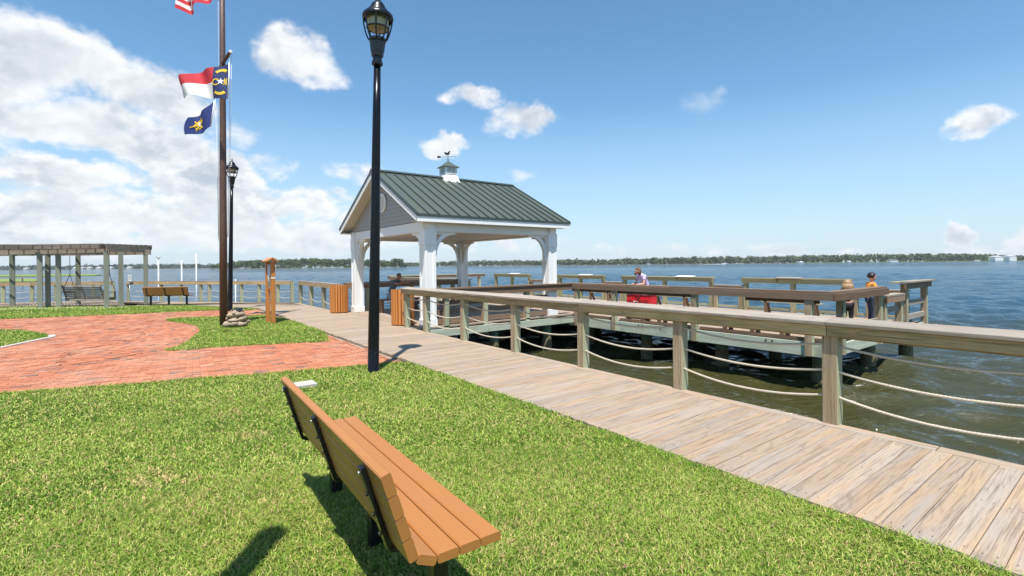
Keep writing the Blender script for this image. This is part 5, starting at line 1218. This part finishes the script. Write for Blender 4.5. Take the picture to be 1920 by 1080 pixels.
# man seated in the gazebo, facing right with a raised arm
o_ = (7.05, 16.45); f = (RIGHT * .95 - FWD * .25).normalized(); sd_ = f.cross(Vector((0, 0, 1))); J = {}
J.update(pel=q(-.05, 0, .55), wst=q(-.02, 0, .72), cst=q(.10, 0, .95), nek=q(.20, 0, 1.10), hd=q(.28, 0, 1.18))
for k, s2 in (('L', -1), ('R', 1)): J.update({'sh' + k: q(.14, s2 * .19, 1.03), 'el' + k: q(.36, s2 * .24, .93), 'wr' + k: q(.58, s2 * .12, 1.08 if s2 > 0 else 1.0), 'hp' + k: q(.0, s2 * .1, .52), 'kn' + k: q(.42, s2 * .13, .50), 'an' + k: q(.40, s2 * .13, .10), 'to' + k: q(.54, s2 * .14, .05)})
person('person with cropped hair in a slate sleeveless top sitting in the gazebo shade', (o_[0], o_[1], 0), J, dict(skin='tan', shirt='grayc', pants='greyshorts', hair='hairgrey', short=.95), 1.0, 'crop', f, .10)
PZ[:] = [-.12, 1.115]
# boy in orange at the pier corner
o_ = (16.35, 4.95); f = (RIGHT * .97 - FWD * .22).normalized(); sd_ = f.cross(Vector((0, 0, 1))); J = {}
J.update(pel=q(-.02, 0, .66), wst=q(-.02, 0, .78), cst=q(0, 0, .93), nek=q(.015, 0, 1.06), hd=q(.03, 0, 1.175))
for k, s2 in (('L', -1), ('R', 1)): J.update({'sh' + k: q(.0, s2 * .135, 1.0), 'el' + k: q(.10, s2 * .19, .82), 'wr' + k: q(.30, s2 * .15, .86), 'hp' + k: q(0, s2 * .07, .62), 'kn' + k: q(.02, s2 * .08, .34), 'an' + k: q(0, s2 * .08, .07), 'to' + k: q(.10, s2 * .09, .04)})
person('child with dark hair in an orange t-shirt at the low gap of the pier railing', (o_[0], o_[1], 0), J, dict(skin='skin', shirt='orange', pants='navy', hair='hairdark', short=.9, long=True), .88, 'short', f, .108)
PZ[:] = [-.12, 1.10]
# girl with blond hair behind the near railing
o_ = (15.10, 5.1); f = (FWD * .9 + RIGHT * .4).normalized(); sd_ = f.cross(Vector((0, 0, 1))); J = {}
J.update(pel=q(0, 0, .58), wst=q(0, 0, .69), cst=q(0, 0, .83), nek=q(.0, 0, .95), hd=q(.01, 0, 1.04))
for k, s2 in (('L', -1), ('R', 1)): J.update({'sh' + k: q(.0, s2 * .125, .90), 'el' + k: q(.08, s2 * .17, .72), 'wr' + k: q(.24, s2 * .12, .74), 'hp' + k: q(0, s2 * .065, .54), 'kn' + k: q(.02, s2 * .07, .29), 'an' + k: q(0, s2 * .07, .06), 'to' + k: q(.09, s2 * .08, .035)})
person('child with shoulder length blond hair and a black top seen from behind on the pier', (o_[0], o_[1], 0), J, dict(skin='skin', shirt='blackc', pants='blackc', hair='hairblond', short=.9, long=True), .84, 'long', f, .104)

# ================================================================== FAR SHORES
def leafmesh(name, crowns, size, per, cols, label, parent=None):
    """crowns: list of (x,y,z,rx,rz). many small leaf clump faces spread through each crown"""
    P = []; C = []
    for (x, y, z, rx, rz) in crowns:
        n = per; u = rng.normal(size=(n, 3)); u /= np.linalg.norm(u, axis=1)[:, None]; rr_ = rng.uniform(.55, 1.05, n)[:, None]
        lump = 1 + .22 * np.sin(u[:, :1] * 5 + x) * np.cos(u[:, 1:2] * 6 + y) + .15 * np.sin(u[:, 2:3] * 9 + x * 3)
        p = u * rr_ * lump * np.array([rx, rx, rz]) + np.array([x, y, z]); P.append(p); a = np.clip(rng.uniform(0, 1, n) * .6 + rng.uniform(0, .4), 0, 1)[:, None]
        C.append(np.array(cols[0]) * (1 - a) + np.array(cols[1]) * a)
    P = np.concatenate(P); C = np.concatenate(C); n = len(P); s_ = size * rng.uniform(.6, 1.4, (n, 1))
    a = rng.normal(size=(n, 3)); a /= np.linalg.norm(a, axis=1)[:, None]; b_ = np.cross(a, rng.normal(size=(n, 3))); b_ /= np.linalg.norm(b_, axis=1)[:, None]
    V = np.stack([P - a * s_, P - b_ * s_ * .7, P + a * s_, P + b_ * s_ * .7], 1)
    me = bpy.data.meshes.new(name); me.vertices.add(n * 4); me.vertices.foreach_set('co', V.ravel()); me.loops.add(n * 4); me.loops.foreach_set('vertex_index', np.arange(n * 4, dtype=np.int32))
    me.polygons.add(n); me.polygons.foreach_set('loop_start', (np.arange(n) * 4).astype(np.int32)); me.update(calc_edges=True)
    at_ = me.attributes.new('vc', 'FLOAT_COLOR', 'FACE'); cc = np.ones((n, 4)); cc[:, :3] = C; at_.data.foreach_set('color', cc.ravel()); me.materials.append(M['leaf'])
    o = bpy.data.objects.new(name, me); col.objects.link(o)
    if parent: o.parent = parent
    else: tag(o, label, 'woodland', kind='stuff')
    return o
def shore(name, label, pxs, dep, top, cols, rx=6, per=90, size=1.0, rows=3, gap=0.):
    crowns = []; n = len(pxs) - 1
    poly_n = []; poly_f = []
    for i in range(n):
        (xa, ha, da), (xb, hb, db) = pxs[i], pxs[i + 1]; steps = max(2, int(abs(xb - xa) / 920 * dep / (rx * .9)))
        for k in range(steps):
            t_ = k / steps
            for r_ in range(rows):
                px = xa + (xb - xa) * (t_ + random.uniform(0, 1) / steps); H_ = (ha + (hb - ha) * t_) * random.uniform(.72, 1.05); dd_ = (da + (db - da) * t_) + r_ * rx * 1.6 + random.uniform(0, rx)
                p = D(px, 500, dd_); q = rx * random.uniform(.6, 1.15); crowns.append((p.x, p.y, WZ + .6 + H_ - q * .75, q, q * .75)); 
                if r_ == 0:
                    crowns.append((p.x, p.y, WZ + .6 + H_ * .40, q * .9, H_ * .40))
                    if random.random() < .3: crowns.append((p.x - FWD.x * 3, p.y - FWD.y * 3, WZ + 1.5, q * .7, 2.))
    for (xa, ha, da) in pxs:
        poly_n.append(D(xa, 500, da - rx * 1.6)); poly_f.append(D(xa, 500, da + 160))
    m_ = MB(); P = poly_n + poly_f[::-1]; m_.prism([(p.x, p.y, WZ - 1) for p in P], (0, 0, 1), 1.45); o = m_.build(name + '_ground', 'shore'); tag(o, kind='structure')
    return leafmesh(name, crowns, size, per, cols, label)
dk1, dk2 = (.045, .075, .024), (.13, .185, .06)
shore('island_woodland', 'green wooded island across the water, between the flagpole and the gazebo', [(398, 6, 760), (420, 11, 740), (480, 12.5, 730), (520, 13, 725), (560, 15, 720), (600, 13, 720), (660, 12.5, 720), (700, 11.5, 725), (728, 10, 725), (738, 14, 725), (750, 11, 725), (758, 3, 730)], 730, 12, (dk1, dk2), 5, 130, .9)
shore('distant_woodland', 'long dark wooded shore on the horizon at the left', [(-260, 11, 1300), (0, 11, 1300), (60, 12, 1300), (120, 10, 1300), (200, 13, 1300), (300, 13, 1320), (380, 12, 1340), (440, 10, 1350)], 1300, 12, ((.055, .085, .065), (.10, .14, .09)), 8, 60, 2.0, 2)
shore('far_woodland', 'long low wooded shore on the horizon right of the gazebo', [(740, 9, 1100), (800, 10, 1080), (900, 11, 1000), (1000, 9.5, 900), (1060, 10, 840), (1140, 9, 810), (1180, 11, 810), (1240, 11, 810), (1300, 12, 810), (1400, 12, 820), (1480, 13, 840), (1560, 13.5, 850)], 880, 12, ((.075, .105, .055), (.145, .18, .09)), 6, 80, 1.4, 2)
shore('right_woodland', 'wooded residential shore on the horizon at the right edge', [(1545, 13, 850), (1620, 14, 860), (1700, 14, 860), (1760, 15, 860), (1820, 14, 870), (1850, 12, 880), (1905, 10, 890), (1960, 9, 890), (2200, 12, 900)], 860, 12, ((.05, .08, .035), (.12, .165, .06)), 6, 80, 1.4, 2)
# flat marsh tongues
def marsh(name, pts, z, lb):
    m_ = MB(); m_.prism([(p[0], p[1], WZ - .3) for p in pts], (0, 0, 1), z + .3); o = m_.build(name, 'marsh'); tag(o, lb, 'marsh', kind='stuff')
def strip_px(x0, x1, y0, y1):
    a = [D(x0, 500, 2.8 * 920 / (y1 - 503)), D(x1, 500, 2.8 * 920 / (y1 - 1 - 503)), D(x1 + 12, 500, 2.8 * 920 / (.5 * (y0 + y1) - 503)), D(x1 - 10, 500, 2.8 * 920 / (y0 - 503)), D(x0, 500, 2.8 * 920 / (y0 - 503))]
    return [(p.x, p.y) for p in a]
marsh('marsh_grass', strip_px(-160, 66, 523, 529), .28, 'bright green marsh grass island at the left edge, behind the pergola')
marsh('marsh_grass', strip_px(-160, 180, 514.5, 518), .28, 'thin farther band of marsh grass behind the pergola posts')
P_ = [D(1440, 500, 835), D(2200, 500, 850), D(2200, 500, 870), D(1440, 500, 850)]; marsh('marsh_grass', [(p.x, p.y) for p in P_], .9, 'pale green marsh edge along the right hand shore')
# houses
def house(px, dep, w_, d_, h_, rh, wall, roofc, lb, floors=1, grp='houses on the far shore'):
    p = D(px, 500, dep); t_ = thing('house', lb, 'house', (p.x, p.y, WZ + .5), -YAW, grp)
    m_ = MB(); m_.box(-w_ / 2, w_ / 2, -d_ / 2, d_ / 2, 0, h_); m_.build('wall', wall, t_, False)
    m_ = MB(); a = [(-w_ / 2 - .4, -d_ / 2 - .4, h_), (w_ / 2 + .4, -d_ / 2 - .4, h_), (w_ / 2 + .4, d_ / 2 + .4, h_), (-w_ / 2 - .4, d_ / 2 + .4, h_), (-w_ / 2 + w_ * .2, 0, h_ + rh), (w_ / 2 - w_ * .2, 0, h_ + rh)]
    m_.v += [Vector(q) for q in a]; m_.face([0, 1, 5, 4]); m_.face([1, 2, 5]); m_.face([2, 3, 4, 5]); m_.face([3, 0, 4]); m_.face([3, 2, 1, 0]); m_.build('roof', roofc, t_, False)
    nw = max(2, int(w_ / 3))
    for fl in range(floors):
        for k in range(nw):
            x = -w_ / 2 + w_ * (k + .5) / nw; m_ = MB(); m_.box(x - .6, x + .6, -d_ / 2 - .08, -d_ / 2 + .02, h_ / floors * fl + h_ / floors * .3, h_ / floors * (fl + 1) - .5); m_.build('window', 'grayc', t_, False)
    return t_
house(1867, 842, 14, 12, 7.0, 2.2, 'white', 'siding', 'large white three storey house, left of the pair at the right edge shore', 3)
house(1893, 842, 12, 12, 7.6, 2.6, 'white', 'siding', 'tall white house with grey roof, right of the pair at the right edge shore', 3)
house(1673, 842, 15, 8, 3.0, 2.6, 'white', 'roof', 'low house with green roof under the trees of the right shore', 1)
house(1502, 826, 5, 4, 1.7, 1.0, 'white', 'signwhite', 'tiny white boathouse at the water, left of the right shore', 1)
house(1634, 842, 4, 4, 1.6, 1.0, 'white', 'siding', 'tiny white hut left of the green roofed house', 1)
house(1592, 838, 4, 4, 1.8, 1.0, 'white', 'signwhite', 'tiny white hut on the right shore above the blond child', 1)
house(1832, 838, 8, 4, 1.2, .9, 'white', 'siding', 'low white boat shed left of the large white houses', 1)
for px, w_, lb in ((142, 12, 'white house on the left shore behind the pergola swing, leftmost'), (156, 9, 'small white house second from the left on the left shore'), (168, 13, 'white house on the left shore in the middle of the pergola opening'), (186, 14, 'wide white house on the left shore beside the pergola post'), (208, 12, 'white house on the left shore just right of a pergola post'), (228, 9, 'small white house on the left shore near the right end of the pergola'), (243, 13, 'white house on the left shore, rightmost of the row'), (50, 10, 'white house on the left shore at the left end of the pergola')):
    house(px, 1262, w_ * .85, 9, 3.6, 2.8, 'soffit', 'siding', lb, 1, 'white houses on the left shore')
# channel marker and small motor boat
p = D(956, 500, 420); t_ = thing('channel_marker', 'green channel marker on the water seen under the gazebo roof', 'marker', (p.x, p.y, WZ)); m_ = MB(); m_.tube([(p.x, p.y, WZ - 1), (p.x, p.y, WZ + 3.2)], .18, 8); m_.build('pile', 'post', t_)
m_ = MB(); m_.box(p.x - .5, p.x + .5, p.y - .1, p.y + .1, WZ + 2.2, WZ + 3.2); m_.build('board', 'roof', t_)
p = D(1356, 500, 700); bo = thing('motor_boat', 'small white motor boat with a wake near the far right shore', 'boat', (p.x, p.y, WZ), -YAW)
m_ = MB(); m_.prism([(-3.2, -1, .1), (-3.2, -1, .9), (3.4, -.3, 1.3), (2.4, -.5, .1)], (0, 1, 0), 1.6); m_.build('hull', 'white', bo, False); m_ = MB(); m_.box(-.8, .8, -.8, .4, .9, 1.9); m_.build('cabin', 'signwhite', bo, False)
m_ = MB()
for k in range(14): m_.ball((-5 - k * 2.0, random.uniform(-1, 1), 0), .55 - .02 * k, 8, 5, (2.2, 1, .45), .2)
m_.build('wake', 'white', bo, False)
for (px, py, dep, lb) in ((19, 511, 120, 'thin dark stake in the water behind the pergola, leftmost'), (42, 527, 85, 'short dark stake standing by the marsh grass')):
    p = D(px, py, dep); o = MB(); o.tube([(p.x, p.y, WZ - 1), (p.x, p.y, WZ + 1.3)], .12, 8); ob = o.build('stake', 'trunk'); tag(ob, lb, 'stake')

# ------------------------------------------------------------------ humid air between here and the far shores
hz = MB(); hz.prism([(-2500, -300, -4.5), (2600, -300, -4.5), (2600, 2600, -4.5), (-2500, 2600, -4.5)], (0, 0, 1), 45.0)
hm_ = bpy.data.materials.new('humid_air'); hm_.use_nodes = True; ht = NT(hm_.node_tree); ht.n.clear()
pv = ht.new('ShaderNodeVolumePrincipled'); pv.inputs['Color'].default_value = (.90, .95, 1, 1); pv.inputs['Density'].default_value = .00011; ho = ht.new('ShaderNodeOutputMaterial'); ht.l.new(pv.outputs[0], ho.inputs['Volume'])
ob = hz.build('haze', hm_); tag(ob, kind='stuff')
